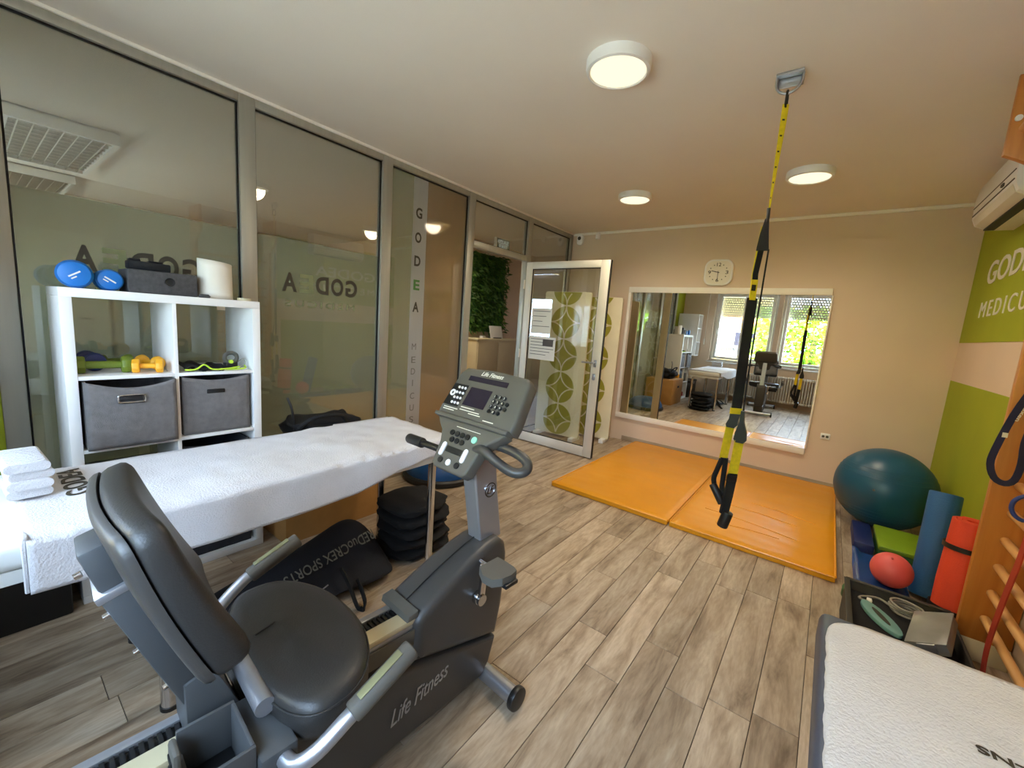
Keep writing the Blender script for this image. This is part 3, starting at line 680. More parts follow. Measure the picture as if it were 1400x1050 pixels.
# ---- dumbbells
def dumbbell(name, label, m, R_, L_, r_, loc, rot, group, logo=False, hexa=False):
    t = thing(name, label, 'dumbbell', (0, 0, 0), group)
    part(B().cyl((-L_/2, 0, 0), (L_/2, 0, 0), r_, seg=18), 'bar', m, t)
    for s in (-1, 1):
        w = R_*.42
        b = B()
        if hexa: b.cyl((s*(L_/2-w), 0, 0), (s*(L_/2+w), 0, 0), R_, seg=8, bev=R_*.18)
        else: b.lathe([(.001, -w*1.12), (R_*.5, -w*1.1), (R_*.86, -w*.85), (R_, 0), (R_*.86, w*.85), (R_*.5, w*1.1), (.001, w*1.12)], (s*L_/2, 0, 0), 28, 'x')
        hd_ = part(b, 'head', m, t)
        if logo and s == 1: part(B().box(L_/2+w*1.10, L_/2+w*1.13, -.022, .022, -.003, .003, mtx=None).box(L_/2+w*1.10, L_/2+w*1.13, -.020, .0, -.014, -.009), 'logo_mark', WLETTER, hd_)
    t.location = loc; t.rotation_euler = rot; return t
dumbbell('dumbbell', 'blue vinyl dumbbell on top of the shelf, farther left of the pair', BLUE, .058, .15, .016, (-2.665, .306, rz1+.058), (.6, 0, -.12), 'blue dumbbells', True)
dumbbell('dumbbell', 'blue vinyl dumbbell on top of the shelf, next to the felt box', BLUE, .047, .15, .016, (-2.69, .414, rz1+.047), (-.6, 0, -.06), 'blue dumbbells', True)
z = SZ[2]+ti/2
dumbbell('dumbbell', 'olive green dumbbell lying in the upper left shelf cell', OLIVE, .040, .150, .017, (-2.60, .368, z+.0385), (.2, 0, PI/2-.08), 'small dumbbells', hexa=True)
dumbbell('dumbbell', 'navy blue dumbbell behind the green one on the shelf', NAVY, .042, .12, .015, (-2.74, .345, z+.042), (0, 0, .1), 'small dumbbells')
dumbbell('dumbbell', 'olive green dumbbell at the back of the shelf cell', OLIVE, .032, .10, .013, (-2.80, .44, z+.032), (.2, 0, PI/2+.2), 'small dumbbells', hexa=True)
dumbbell('dumbbell', 'yellow dumbbell lying in front on the shelf', YEL, .034, .085, .012, (-2.565, .515, z+.032), (.3, 0, PI/2-.25), 'yellow dumbbells', hexa=True)
dumbbell('dumbbell', 'yellow dumbbell lying behind the other yellow one', YEL, .035, .09, .012, (-2.675, .545, z+.035), (.3, 0, .5), 'yellow dumbbells')
# ---- other things on the shelf
fb = thing('felt_box', 'dark grey felt box with round grommet on top of the shelf', 'box', (-2.68, .6, rz1))
part(B().box(-2.80, -2.60, .468, .735, rz1, rz1+.108, .008), 'body', FELT, fb)
part(B().lathe([(.012, -.002), (.020, .002), (.020, .006), (.012, .004)], (-2.602, .622, rz1+.062), 24, 'x', cap=False), 'grommet', BLACK, fb)
part(B().cyl((-2.603, .622, rz1+.062), (-2.5985, .622, rz1+.062), .0125), 'hole', GASKET, fb)
single(B().box(-.035, .035, -.078, .078, 0, .038, .006).box(-.02, .02, -.07, -.03, .038, .048, .003).box(-.02, .02, .0, .05, .038, .046, .003).map(lambda v: (v.x-2.68+v.y*.1, v.y+.56, v.z+rz1+.110-v.y*.02)), 'black_pouch', BLACKF, 'flat black case lying on the felt box', 'case')
single(B().lathe([(.001, 0), (.022, 0), (.026, .008), (.018, .018), (.001, .018)], (-2.57, .753, rz1), 18), 'tape_measure', FELT, 'small grey coil beside the felt box on the shelf', 'coil')
wr = thing('paper_roll', 'upright white paper sheet roll on top of the shelf', 'paper roll', (-2.68, .835, rz1))
def fr(u, v):
    a = -1.9+3.3*u; r = .075+.008*u; return (-2.68+r*math.cos(a)*.9, .832+r*math.sin(a)*1.0-.015*v*math.cos(a), rz1+.001+v*(.205-.02*u))
o = part(B().grid(fr, 28, 6), 'sheet', PAPER, wr, ang=180); md = o.modifiers.new('thick', 'SOLIDIFY'); md.thickness = .002
part(B().cyl((-2.70, .832, rz1), (-2.70, .832, rz1+.17), .055, seg=32, bev=.004), 'roll', PAPER, wr)
single(B().lathe([(.022, 0), (.032, 0), (.032, .014), (.022, .014), (.022, 0)], (-2.545, .925, rz1), 28, cap=False), 'tape_roll', TAN, 'small tan roll of tape on the shelf edge', 'tape')
# right cell: black sleeves with neon edging, electrode device and cable
sl = thing('fitness_straps', 'black straps with neon green edging in the shelf cell', 'strap', (-2.62, .77, z))
def fs(u, v):
    y = .645+.18*u; x = -2.52-.16*v; return (x, y, z+.012+.028*abs(math.sin(u*7+v*2))*(1-.5*u)+wob((x, y, 0), 14, .012))
o = part(B().grid(fs, 30, 12), 'cloth', BLACKF, sl, ang=180); md = o.modifiers.new('thick', 'SOLIDIFY'); md.thickness = .010; md.offset = -1
part(B().tube([(-2.515, .645, z+.012), (-2.512, .69, z+.014), (-2.513, .725, z+.036), (-2.512, .76, z+.012), (-2.51, .82, z+.012), (-2.515, .885, z+.02)], .004, 8, 5), 'edging', NEON, sl)
part(B().tube([(-2.53, .80, z+.010), (-2.512, .85, z+.008), (-2.512, .91, z+.012), (-2.56, .925, z+.02)], .004, 8, 5), 'edging', NEON, sl)
dv = thing('massage_device', 'grey ring shaped device with green button in the shelf cell', 'device', (-2.60, .87, z))
part(B().tube([(-2.585+.0*math.sin(a), .868+.030*math.cos(a), z+.062+.026*math.sin(a)) for a in [k*PI/5 for k in range(10)]], .011, 10, 3, True), 'ring', CHAR2, dv)
part(B().cyl((-2.572, .862, z+.042), (-2.558, .862, z+.042), .010), 'button', NEON, dv)
part(B().box(-2.62, -2.575, .84, .90, z+.001, z+.040, .008), 'base', BLACK, dv)
part(B().tube([(-2.60, .90, z+.03), (-2.57, .925, z+.06), (-2.56, .93, z+.03), (-2.58, .91, z+.006)], .0025, 6, 5), 'cable', CABLE, dv)

# ---- rear left corner: wall shelf and black chest, seen in the mirror and at the frame edge
ws = thing('wall_shelf', 'white open wall shelf beside the window, seen in the mirror', 'shelf', (-2.72, -.25, .95))
for q in ((-2.95, -2.50, -.42, -.40), (-2.95, -2.50, -.08, -.06)): part(B().box(*q, .95, 1.90, .001), 'side_board', WHITE, ws)
for k in range(4): part(B().box(-2.95, -2.50, -.40, -.08, .95+k*.31, .97+k*.31, .001), 'shelf_board', WHITE, ws)
part(B().box(-2.95, -2.935, -.40, -.08, .97, 1.88), 'back_board', WHITE, ws)
bc = thing('storage_chest', 'black storage chest on the floor at the left edge', 'chest', (-2.7, -.1, 0))
part(B().box(-2.92, -2.46, -.40, .20, .0, .34, .01), 'body', BLACK, bc)
part(B().box(-2.93, -2.45, -.41, .21, .342, .385, .01), 'lid', BLACK, bc)
part(B().box(-2.449, -2.44, -.16, -.04, .30, .36, .004), 'latch', STEEL, bc)

# ---- radiator under the windows
ra = thing('radiator', 'white column radiator below the windows, seen in the mirror', 'radiator', (-.8, YR+.09, .12))
sb = B()
for yy in (-.034, .034): sb.cyl((0, yy, .03), (0, yy, .53), .013, seg=10)
sb.box(-.022, .022, -.055, .055, 0, .05, .015, 2).box(-.022, .022, -.055, .055, .51, .56, .015, 2)
rme = to_mesh(sb, 'radiator_section', RADI)
for k in range(42):
    o = bpy.data.objects.new('radiator_section', rme); col.objects.link(o); o.parent = ra; o.location = (-1.2+k*.047, 0, 0)
part(B().cyl((-2.04, YR+.09, .15), (-2.14, YR+.09, .15), .012).cyl((-2.14, YR+.09, 0), (-2.14, YR+.09, .16), .012), 'pipe', RADI, ra)

# ================================================================== RECUMBENT BIKE
CX = -.948
bk = thing('recumbent_bike', 'charcoal and silver recumbent exercise bike with console', 'exercise bike', (CX, 1.15, 0))
bk.rotation_euler = (0, 0, math.radians(-4))
HW = .086
def shroud(poly, name, hw, bev):
    b = B().prism(poly, 'x', CX-hw, CX+hw, bev, 4)
    return part(b.map(lambda v: (CX+(v.x-CX)*(1.10-.22*max(0, min(1, (v.y-.75)/.42))), v.y, v.z)), name, CHAR, bk)
lo_s = shroud([(.33, .075), (1.11, .055), (1.15, .10), (1.178, .19), (.95, .262), (.735, .332), (.42, .35), (.345, .30)], 'lower_shroud', HW-.002, .016)
up_s = shroud([(1.180, .198), (1.204, .32), (1.212, .44), (1.212, .53), (1.20, .575), (1.165, .605), (1.10, .600), (1.03, .580), (.95, .550), (.87, .515), (.80, .478), (.782, .455), (.778, .355), (.748, .338), (.95, .270)], 'upper_shroud', HW, .030)
part(B().tube([(CX, .80, .486), (CX, .88, .524), (CX, .96, .558), (CX, 1.04, .587), (CX, 1.10, .603)], .0022, 6, 4), 'seam', GASKET, up_s)
part(textb('Life Fitness', (CX+HW+.0085, .70, .165), (-.045, 1, .12), (0, -.12, 1), .055, .235, .0015, bold=.0, shear=.5), 'lettering', STEEL, lo_s, 'silver script lettering')
# top collar at the rear of the shroud and the rail
part(B().prism([(.80, .494), (.765, .488), (.76, .470), (.80, .470)], 'x', CX-.075, CX+.075, .004), 'rail_collar', CHAR2, bk)
rl_ = part(B().box(CX-.045, CX+.070, -.30, .80, .40, .452, .006), 'rail', STEEL, bk)
part(B().box(CX-.045, CX-.022, -.30, .795, .452, .468, .003), 'rail_lip', STEEL, rl_)
part(B().box(CX+.018, CX+.070, -.30, .795, .452, .470, .003), 'rail_lip', TAN, rl_)
b = B().box(CX-.022, CX+.018, -.30, .795, .452, .456)
for k in range(72): b.box(CX-.020, CX+.016, -.295+k*.015, -.287+k*.015, .456, .464)
part(b, 'toothed_rack', BLACK, rl_, smooth=False)
part(B().box(CX+.071, CX+.078, -.28, .79, .385, .440, .002), 'rail_side_strip', CHAR2, rl_)
part(B().prism([(-.26, .40), (-.14, .40), (-.05, .05), (-.16, .05)], 'x', CX-.05, CX+.05, .008), 'rear_upright', CHAR, bk)
for (ys, hw, nm) in ((1.145, .235, 'front_stabiliser'), (-.10, .255, 'rear_stabiliser')):
    s_ = part(B().cyl((CX-hw+.02, ys, .045), (CX+hw-.02, ys, .045), .031, seg=24), nm, STEEL, bk)
    for s in (-1, 1): part(B().cyl((CX+s*(hw-.025), ys, .045), (CX+s*hw, ys, .045), .043, seg=24, bev=.006), 'end_cap', BLACK, s_)
# console post
post = part(B().loft([[(CX+x, y+dy_, z_) for x, y in ((-.034, -.055), (.034, -.055), (.034, .055), (-.034, .055))] for z_, dy_ in ((.585, 1.155), (.80, 1.115), (1.00, 1.085))]), 'console_post', STEEL, bk)
for v in post.data.vertices: pass
md = post.modifiers.new('bevel', 'BEVEL'); md.width = .006; md.segments = 2
part(B().lathe([(.024, .0), (.028, .0), (.028, .003), (.024, .003), (.024, 0)], (CX+.034, 1.13, .79), 28, 'x', cap=False).map(lambda v: v), 'emblem_ring', CHROME, post)
part(textb('LF', (CX+.0355, 1.112, .776), (0, 1, 0), (0, 0, 1), .028, .034, .002, bold=.01, shear=.3), 'emblem', CHROME, post)
# console head: local frame, tilted 33 degrees
a_ = math.radians(33); CO = Vector((CX-.005, 1.05, 1.05)); CR = Vector((1, 0, 0)); CU = Vector((0, math.sin(a_), math.cos(a_))); CN = CR.cross(CU)   # CN faces the rider
def con(u, v, w=0): return CO + CR*u + CU*v + CN*w
def conmap(b): return b.map(lambda v: con(v.x, v.y, v.z))
def conprism(poly, w0, w1, bev=.006): return conmap(B().prism(poly, 'z', w0, w1, bev, 3))
head = part(conprism([(-.186, -.002), (.186, -.002), (.188, .03), (.172, .178), (.150, .200), (.0, .208), (-.150, .200), (-.172, .178), (-.188, .03)], -.055, .0, .012), 'console_head', CHAR2, bk)
part(conprism([(-.180, -.014), (.180, -.014), (.183, .0), (-.183, .0)], -.03, .014, .004), 'reading_ledge', CHAR2, head)
low = part(conprism([(-.172, -.012), (.172, -.012), (.150, -.035), (.118, -.060), (.098, -.10), (.086, -.175), (.070, -.188), (-.070, -.188), (-.086, -.175), (-.098, -.10), (-.118, -.060), (-.150, -.035)], -.05, .0, .008), 'control_panel', CHAR2, bk)
part(conprism([(-.11, .148), (.085, .148), (.085, .168), (-.11, .168)], .0005, .002, 0), 'top_display', SCREEN, head)
part(conprism([(-.080, .050), (.028, .050), (.032, .124), (-.076, .124)], .0005, .002, 0), 'main_display', SCREEN, head)
part(conprism([(-.176, .036), (-.096, .036), (-.092, .126), (-.168, .126)], .0005, .003, .001), 'keypad_plate', BLACK, head)
for r_ in range(4):
    for c_ in range(3):
        part(conmap(B().cyl((-.132+c_*.0165, .112-r_*.021, .003), (-.132+c_*.0165, .112-r_*.021, .006), .0052, seg=12)), 'key', BTNW, head)
part(conmap(B().lathe([(.006, .003), (.013, .003), (.013, .006), (.006, .006), (.006, .003)], (-.152, .086, 0), 20, cap=False)), 'key_dial', BTNW, head)
for r_ in range(4):
    for c_ in range(4 if r_ in (1, 2) else 3):
        part(conmap(B().cyl((.058+c_*.021, .108-r_*.019, .0), (.058+c_*.021, .108-r_*.019, .004), .0075, seg=14)), 'number_key', BLACK, head)
for k, ch in enumerate('1234567890'):
    r_, c_ = (divmod(k, 3) if k < 9 else (3, 1))
    part(conmap(textb(ch, (.0545+c_*.021, .104-r_*.019, .0045), (1, 0, 0), (0, 1, 0), .008, None, .0008)), 'lettering', WLETTER, head)
part(conmap(textb('Life Fitness', (-.06, .176, .0008), (1, 0, 0), (0, 1, 0), .017, .11, .001, bold=.01, shear=.35)), 'lettering', WLETTER, head)
g = B()
for (u0, v0, w_) in ((-.165, .026, .075), (-.165, .018, .06), (-.08, .04, .07), (-.08, .03, .10), (-.03, .022, .06), (.05, .012, .05)): g.box(u0, u0+w_, v0, v0+.003, .0005, .0012)
part(conmap(g), 'small_print', WLETTER, head, smooth=False)
for k in range(4): part(conmap(B().cyl((-.055+k*.026, -.058, 0), (-.055+k*.026, -.058, .004), .0105, seg=16)), 'program_button', BLACK, low)
for k in range(3): part(conmap(B().cyl((-.042+k*.026, -.082, 0), (-.042+k*.026, -.082, .004), .0105, seg=16)), 'program_button', BLACK, low)
part(conmap(B().cyl((.058, -.060, 0), (.058, -.060, .004), .012, seg=18)), 'quick_start_button', BTNG, low)
part(conprism([(-.045, -.128), (.03, -.128), (.03, -.106), (-.045, -.106)], .0005, .003, 0), 'level_display', BLACK, low)
for u0 in (-.062, .048): part(conprism([(u0+x, -.122+y) for x, y in rrect(.018, .05, .009)], 0, .004, 0), 'arrow_button', BTNW, low)
for k, m in enumerate((BLACK, BTNW, BLACK)): part(conmap(B().cyl((-.048+k*.042, -.160, 0), (-.048+k*.042, -.160, .004), .011, seg=16)), 'round_button', m, low)
part(conmap(B().box(-.05, .07, -.034, -.032, .0005, .0012)), 'small_print', WLETTER, low, smooth=False)
# handlebars beside the control panel
part(B().tube([con(-.08, -.125, -.03), (CX-.13, .998, .932), (CX-.20, 1.00, .930), (CX-.29, 1.012, .922)], .0125, 12, 5), 'console_handle', BLACK, bk)
part(B().cyl((CX-.205, 1.00, .929), (CX-.312, 1.014, .920), .0195, seg=18, bev=.005), 'handle_grip', BLACK, bk)
part(B().tube([con(.06, -.09, -.02), (CX+.10, 1.010, .980), (CX+.16, 1.020, .953), (CX+.215, 1.028, .936), (CX+.245, 1.045, .938), (CX+.250, 1.065, .952), (CX+.225, 1.075, .972), (CX+.15, 1.075, .985), (CX+.05, 1.07, .985)], .0165, 14, 5), 'console_handle', CHAR, bk)
# crank and pedals
part(B().cyl((CX+HW-.004, 1.045, .43), (CX+HW+.018, 1.045, .43), .024, seg=24, bev=.004), 'crank_hub', CHROME, bk)
part(B().prism([(1.032, .425), (1.058, .425), (1.066, .545), (1.042, .545)], 'x', CX+HW+.012, CX+HW+.026, .003).cyl((CX+HW+.010, 1.043, .43), (CX+HW+.030, 1.043, .43), .020, seg=20).cyl((CX+HW+.010, 1.055, .548), (CX+HW+.034, 1.055, .548), .018, seg=20), 'crank_arm', CHROME, bk)
def pedal(x0, y, zc):
    b = B().loft([[(x0+px_*1.0, y+py_, zc+h_+(-.01 if abs(py_) > .05 else 0)) for px_, py_ in ((0, -.045), (.03, -.058), (.07, -.055), (.098, -.035), (.104, .0), (.098, .035), (.07, .055), (.03, .058), (0, .045))] for h_ in (-.012, -.004, .012, .016)])
    p_ = part(b, 'pedal', CHAR2, bk)
    part(B().box(x0+.09, x0+.112, y-.03, y+.03, zc-.022, zc-.008, .003), 'pedal_strap', BLACK, p_)
    part(B().cyl((x0-.04, y, zc), (x0+.02, y, zc), .008), 'pedal_axle', CHROME, p_)
pedal(CX+HW+.036, 1.055, .560)
pedal(CX-HW-.14, 1.035, .320)
# seat
def seat_loop(s, z_, dy=0):
    pts = []
    for k in range(48):
        a = 2*PI*k/48; ca, sa = math.cos(a), math.sin(a); n = 2.35 if sa > 0 else 2.8
        x = .262*math.copysign(abs(ca)**(2/n), ca); y = (.160 if sa > 0 else .105)*math.copysign(abs(sa)**(2/n), sa)
        if sa > 0: x *= 1-.16*(y/.16)**2
        pts.append((CX+.008+x*s, .448+y*s+dy, z_ + y*.03 + (.010*(abs(x)/.26)**2 if s < .98 else .008*(abs(x)/.26)**2)))
    return pts
seat = part(B().loft([seat_loop(.78, .470), seat_loop(.93, .478), seat_loop(1.0, .505), seat_loop(1.0, .545), seat_loop(.965, .566), seat_loop(.88, .575), seat_loop(.70, .574), seat_loop(.4, .570), seat_loop(.1, .568)]), 'seat', PADB, bk, ang=60)
part(B().tube([seat_loop(.995, .555)[k] for k in range(48)], .0026, 6, 0, True), 'seat_piping', PADB, seat)
part(B().tube([(CX-.112, .555, .5765), (CX-.085, .505, .577), (CX-.064, .455, .5755), (CX-.045, .385, .5735)], .0022, 6, 4), 'seat_stitch', GASKET, seat)
part(B().box(CX-.09, CX+.09, .36, .60, .452, .478, .008).box(CX-.10, CX+.10, .33, .62, .466, .48, .006), 'seat_carriage', CHAR, bk)
# backrest: pad leaning back, spine bracket behind it
def bkmap(v):   # v.x across, v.y up along the pad (0..h), v.z thickness (+ forward)
    t = v.y/.349; tc = min(1, max(0, t)); yb = .266-.116*t; zb = .707+.329*t
    cv = .018*(abs(v.x)/.21)**2 - .008*math.sin(PI*tc)
    zz = v.z*(1.45-.75*tc) if v.z > 0 else v.z
    return (CX+v.x*(1-.06*tc*tc), yb+zz*.943+cv, zb+zz*.333)
def pad_loop(ins, z_, hx=.211, y0=0, y1=.349):
    r_ = .035; out = rrect(2*(hx-ins), (y1-y0)-2*ins, max(.006, r_-ins*.6), 5, 0, (y0+y1)/2); pts = []
    for q in range(len(out)):
        a, c = out[q], out[(q+1) % len(out)]; n = max(1, int(math.hypot(c[0]-a[0], c[1]-a[1])/.03))
        pts.append((a, c, n))
    return pts
def pad_shape(layers, **kw):
    base = pad_loop(0, 0, **kw); L = []
    for ins, z_ in layers:
        lp = pad_loop(ins, z_, **kw); cur = []
        for (a, c, _), (_, _, n) in zip(lp, base):
            for q in range(n): cur.append(bkmap(Vector((a[0]+(c[0]-a[0])*q/n, a[1]+(c[1]-a[1])*q/n, z_))))
        L.append(cur)
    return B().loft(L)
pad = part(pad_shape([(.014, -.030), (.004, -.026), (0, -.016), (0, .008), (.004, .019), (.014, .027), (.032, .031), (.08, .033), (.13, .034)]), 'backrest_pad', PADB, bk, ang=55)
part(pad_shape([(.10, -.050), (.02, -.050), (.006, -.047), (.002, -.040), (.002, -.031), (.014, -.030)]), 'backrest_shell', CHAR, pad, ang=55)
sp = part(B().box(-.050, .055, -.125, .195, -.092, -.046, .006).map(bkmap), 'backrest_spine', CHAR3, bk)
part(B().box(-.044, .049, .195, .285, -.086, -.046, .006).map(bkmap), 'spine_top', CHAR3, sp)
part(B().box(-.052, .057, .180, .197, -.096, -.046, .003).map(bkmap), 'spine_clamp', STEEL, sp)
for q in (.25, .15, .05, -.06): part(B().cyl(bkmap(Vector((.045, q, -.090))), bkmap(Vector((.045, q, -.100))), .006, seg=12), 'bolt', CHROME, sp)
part(B().prism([(.222, .61), (.272, .63), (.315, .52), (.33, .468), (.225, .468)], 'x', CX-.055, CX+.062, .006), 'seat_bracket', CHAR3, bk)
part(B().cyl((CX-.20, .342, .555), (CX+.165, .340, .555), .021, seg=20), 'cross_tube', STEEL, bk)
pk = part(B().box(CX+.095, CX+.103, .20, .30, .40, .552, .002).box(CX+.230, CX+.238, .20, .30, .40, .552, .002).box(CX+.103, CX+.230, .20, .208, .40, .50, .002).box(CX+.103, CX+.230, .292, .30, .40, .552, .002).box(CX+.103, CX+.230, .208, .292, .40, .408, .002), 'accessory_holder', CHAR3, bk)
part(B().box(CX+.103, CX+.230, .209, .291, .4085, .45, .002), 'dark_liner', BLACK, pk)
part(B().box(CX+.110, CX+.160, .185, .198, .40, .555, .006), 'perforated_insert', CHAR2, pk)
for q in range(4): part(B().box(CX+.120, CX+.150, .1825, .1855, .445+q*.026, .456+q*.026, .002), 'slot', GASKET, pk)
part(B().box(CX+.075, CX+.255, .302, .372, .44, .525, .006), 'grip_bracket', CHAR3, bk)
for s, nm in ((1, 'right'), (-1, 'left')):
    gx = .318
    gt = part(B().tube([(CX+s*.20, .345, .500), (CX+s*.245, .345, .500), (CX+s*.285, .352, .505), (CX+s*.308, .385, .528), (CX+s*gx, .44, .566), (CX+s*gx, .47, .580)], .0165, 14, 5), 'side_handle', STEEL, bk)
    part(B().cyl((CX+s*gx, .452, .572), (CX+s*(gx+.002), .598, .640), .0230, seg=20, bev=.006), 'side_grip', CHAR2, gt)
    part(B().box(-.009, .009, -.055, .055, .0215, .0245, .001).map(lambda v: (CX+s*gx+v.x+s*.003, .525+v.y*.907-v.z*.42, .606+v.y*.42+v.z*.907)), 'pulse_sensor', M('sensor_strip', (142, 140, 104), .4, .3, var=.1), gt)

# ================================================================== SUSPENSION TRAINER
HX, HY = -.340, 2.42
hk = thing('ceiling_hook', 'grey steel anchor bracket bolted to the ceiling', 'hook', (HX, HY, HC-.09))
part(B().box(HX-.055, HX+.055, HY-.022, HY+.022, HC-.012, HC, .002).box(HX-.055, HX+.055, HY+.014, HY+.022, HC-.055, HC-.012, .002), 'plate', STEEL, hk)
part(B().tube([(HX-.052, HY, HC-.012), (HX-.050, HY, HC-.05), (HX-.03, HY, HC-.078), (HX, HY, HC-.088), (HX+.03, HY, HC-.078), (HX+.050, HY, HC-.05), (HX+.052, HY, HC-.012)], .006, 10, 4), 'ring', STEEL, hk)
tr = thing('suspension_trainer', 'yellow and black suspension strap with two handles hanging from the ceiling', 'suspension trainer', (HX, HY, .4))
part(B().tube([(HX, HY-.014, HC-.085), (HX, HY+.014, HC-.085), (HX, HY+.016, HC-.14), (HX, HY-.016, HC-.14)], .005, 8, 3, True), 'carabiner', BLACK, tr)
dl = Vector((.79, .61, 0))      # strap lies edge-on to the window, face toward the room
def wv(pts, w, t=.004, up=(-.55, .83, 0)): return B().strip([(HX+a, HY+c, z_) for a, c, z_ in pts], w, t, up)
s1 = part(B().loft([[(HX+dx_+x*w_*.83, HY+x*w_*.55+y*.002, z_) for x, y in ((-1, -1), (1, -1), (1, 1), (-1, 1))] for z_, w_, dx_ in ((HC-.135, .0150, 0), (2.42, .0140, 0), (2.30, .011, -.001), (2.17, .0075, -.002), (2.02, .0035, -.002))]), 'anchor_strap', WEBY, tr)
for k in range(6): part(wv([(-.0005*k, -.0035, 2.44-.07*k), (-.0005*k, -.0035, 2.433-.07*k)], .012-.0016*k, .001), 'stitch_mark', WEBB, s1)
part(B().tube([(HX-.004, HY, 2.04), (HX-.002, HY, 2.0), (HX-.004, HY, 1.975)], .008, 8, 2), 'loop_carabiner', BLACK, tr)
part(B().loft([[(HX+x*w_+dx_, HY+y*t_, z_) for x, y in ((-1, -1), (1, -1), (1, 1), (-1, 1))] for z_, w_, t_, dx_ in ((1.99, .008, .006, -.004), (1.92, .018, .010, -.006), (1.845, .026, .010, -.004), (1.84, .026, .008, -.004))]), 'equalizer_loop', BLACKF, tr)
part(wv([(-.016, .004, 1.955), (-.022, .004, 1.86), (-.026, .003, 1.72), (-.022, .002, 1.64)], .018, .004), 'edge_strap', WEBY, tr)
part(wv([(-.010, 0, 1.845), (-.018, 0, 1.73), (-.016, 0, 1.70)], .026), 'main_strap', WEBB, tr)
part(wv([(-.016, 0, 1.70), (-.016, 0, 1.60)], .030, .006), 'strap_label', WEBY, tr)
part(wv([(-.016, -.004, 1.675), (-.016, -.004, 1.645)], .020, .002), 'label_mark', WEBB, tr)
part(wv([(-.016, .003, 1.61), (-.014, .002, 1.40), (-.012, .002, 1.20), (-.010, 0, 1.015)], .048, .010), 'main_strap', WEBB, tr)
part(B().tube([(HX+.022, HY, 1.845), (HX+.020, HY, 1.5), (HX+.020, HY, 1.2), (HX+.026, HY-.02, 1.03)], .0042, 6, 0), 'thin_strap', WEBB, tr)
part(wv([(-.010, -.004, 1.045), (-.010, -.004, 1.015)], .056, .012), 'yellow_tab', WEBY, tr)
part(B().loft([[(HX+dx_+x*w_, HY+y*.016, z_) for x, y in ((-1, -1), (1, -1), (1, 1), (-1, 1))] for z_, w_, dx_ in ((1.015, .024, -.010), (.985, .022, -.014), (.955, .027, -.020), (.94, .018, -.024))]), 'cam_buckle', BLACK, tr)
part(B().loft([[(HX+dx_+x*w_, HY-.03+y*.014, z_) for x, y in ((-1, -1), (1, -1), (1, 1), (-1, 1))] for z_, w_, dx_ in ((1.04, .008, .026), (.985, .010, .028), (.925, .026, .032), (.89, .029, .032), (.875, .018, .032))]), 'cam_buckle', BLACK, tr)
part(wv([(-.026, 0, .945), (-.036, 0, .765)], .042, .006), 'foot_strap', WEBY, tr)
part(wv([(.030, -.03, .885), (.024, -.03, .70)], .046, .006), 'foot_strap', WEBY, tr)
h1 = part(B().tube([(HX-.024, HY, .77), (HX-.022, HY, .67), (HX-.020, HY, .60), (HX+.002, HY-.005, .565), (HX+.012, HY-.01, .545), (HX-.004, HY-.005, .525), (HX-.036, HY, .565), (HX-.066, HY, .635), (HX-.056, HY, .70), (HX-.040, HY, .77)], .013, 10, 4), 'handle_loop', WEBB, tr)
part(B().cyl((HX-.066, HY-.01, .615), (HX-.006, HY-.02, .525), .020, seg=18, bev=.004), 'handle_grip', BLACK, h1)
h2 = part(wv([(.024, -.03, .705), (.018, -.03, .58), (.010, -.03, .48)], .042, .018), 'handle_loop', WEBB, tr)
part(B().cyl((HX+.030, HY-.035, .495), (HX+.012, HY-.035, .408), .027, seg=18, bev=.004), 'handle_grip', BLACK, h2)
part(wv([(.024, -.044, .70), (.023, -.044, .665)], .050, .010), 'handle_label', BLACK, h2)
part(textb('TRX', (HX+.006, HY-.056, .672), (.84, .55, 0), (0, 0, 1), .019, .038, .002, bold=.02), 'lettering', WLETTER, h2)

# ================================================================== BACK WALL
ck = thing('wall_clock', 'white rounded square wall clock above the mirror', 'clock', (-1.112, YB-.02, 1.965))
cxk, czk = -1.112, 2.108; P2 = rrect(.29, .28, .085, 8, cxk, czk)
part(B().prism(P2, 'y', YB-.034, YB, .006, 3), 'case', WHITE, ck)
part(B().prism(rrect(.25, .24, .07, 8, cxk, czk), 'y', YB-.0355, YB-.034), 'dial', PAPER, ck)
for s_, dx_, dz_ in (('12', 0, .083), ('3', .088, 0), ('6', 0, -.083), ('9', -.088, 0)):
    w_ = .044 if len(s_) == 2 else .030; part(textb(s_, (cxk+dx_-w_/2, YB-.0362, czk+dz_-.019), (1, 0, 0), (0, 0, 1), .038, w_, .001, bold=.01), 'numeral', INK, ck)
for k in (1, 2, 4, 5, 7, 8, 10, 11):
    a = k*PI/6; part(B().box(cxk+.092*math.sin(a)-.005, cxk+.092*math.sin(a)+.005, YB-.0365, YB-.0355, czk+.088*math.cos(a)-.005, czk+.088*math.cos(a)+.005), 'hour_mark', INK, ck)
def hand(a, l, w): return B().box(-w, w, YB-.040, YB-.0385, -.014, l).map(lambda v: (cxk+v.x*math.cos(a)+v.z*math.sin(a), v.y, czk-v.x*math.sin(a)+v.z*math.cos(a)))
part(hand(math.radians(284), .070, .0035), 'hour_hand', BLACK, ck); part(hand(math.radians(180), .092, .0025), 'minute_hand', BLACK, ck)
sr = thing('alarm_siren', 'white rounded alarm box in the corner above the door', 'alarm', (-2.87, YB-.03, 2.49))
part(B().prism(rrect(.085, .14, .04, 6, -2.865, 2.555), 'y', YB-.05, YB, .008), 'case', WHITE, sr)
part(B().lathe([(.001, -.006), (.022, -.006), (.024, 0)], (-2.87, YB-.05, 2.57), 20, 'y'), 'lens', CHAR2, sr)
ms = thing('motion_sensor', 'small white cylindrical sensor at the back wall ceiling line', 'sensor', (-2.6, YB-.06, 2.56))
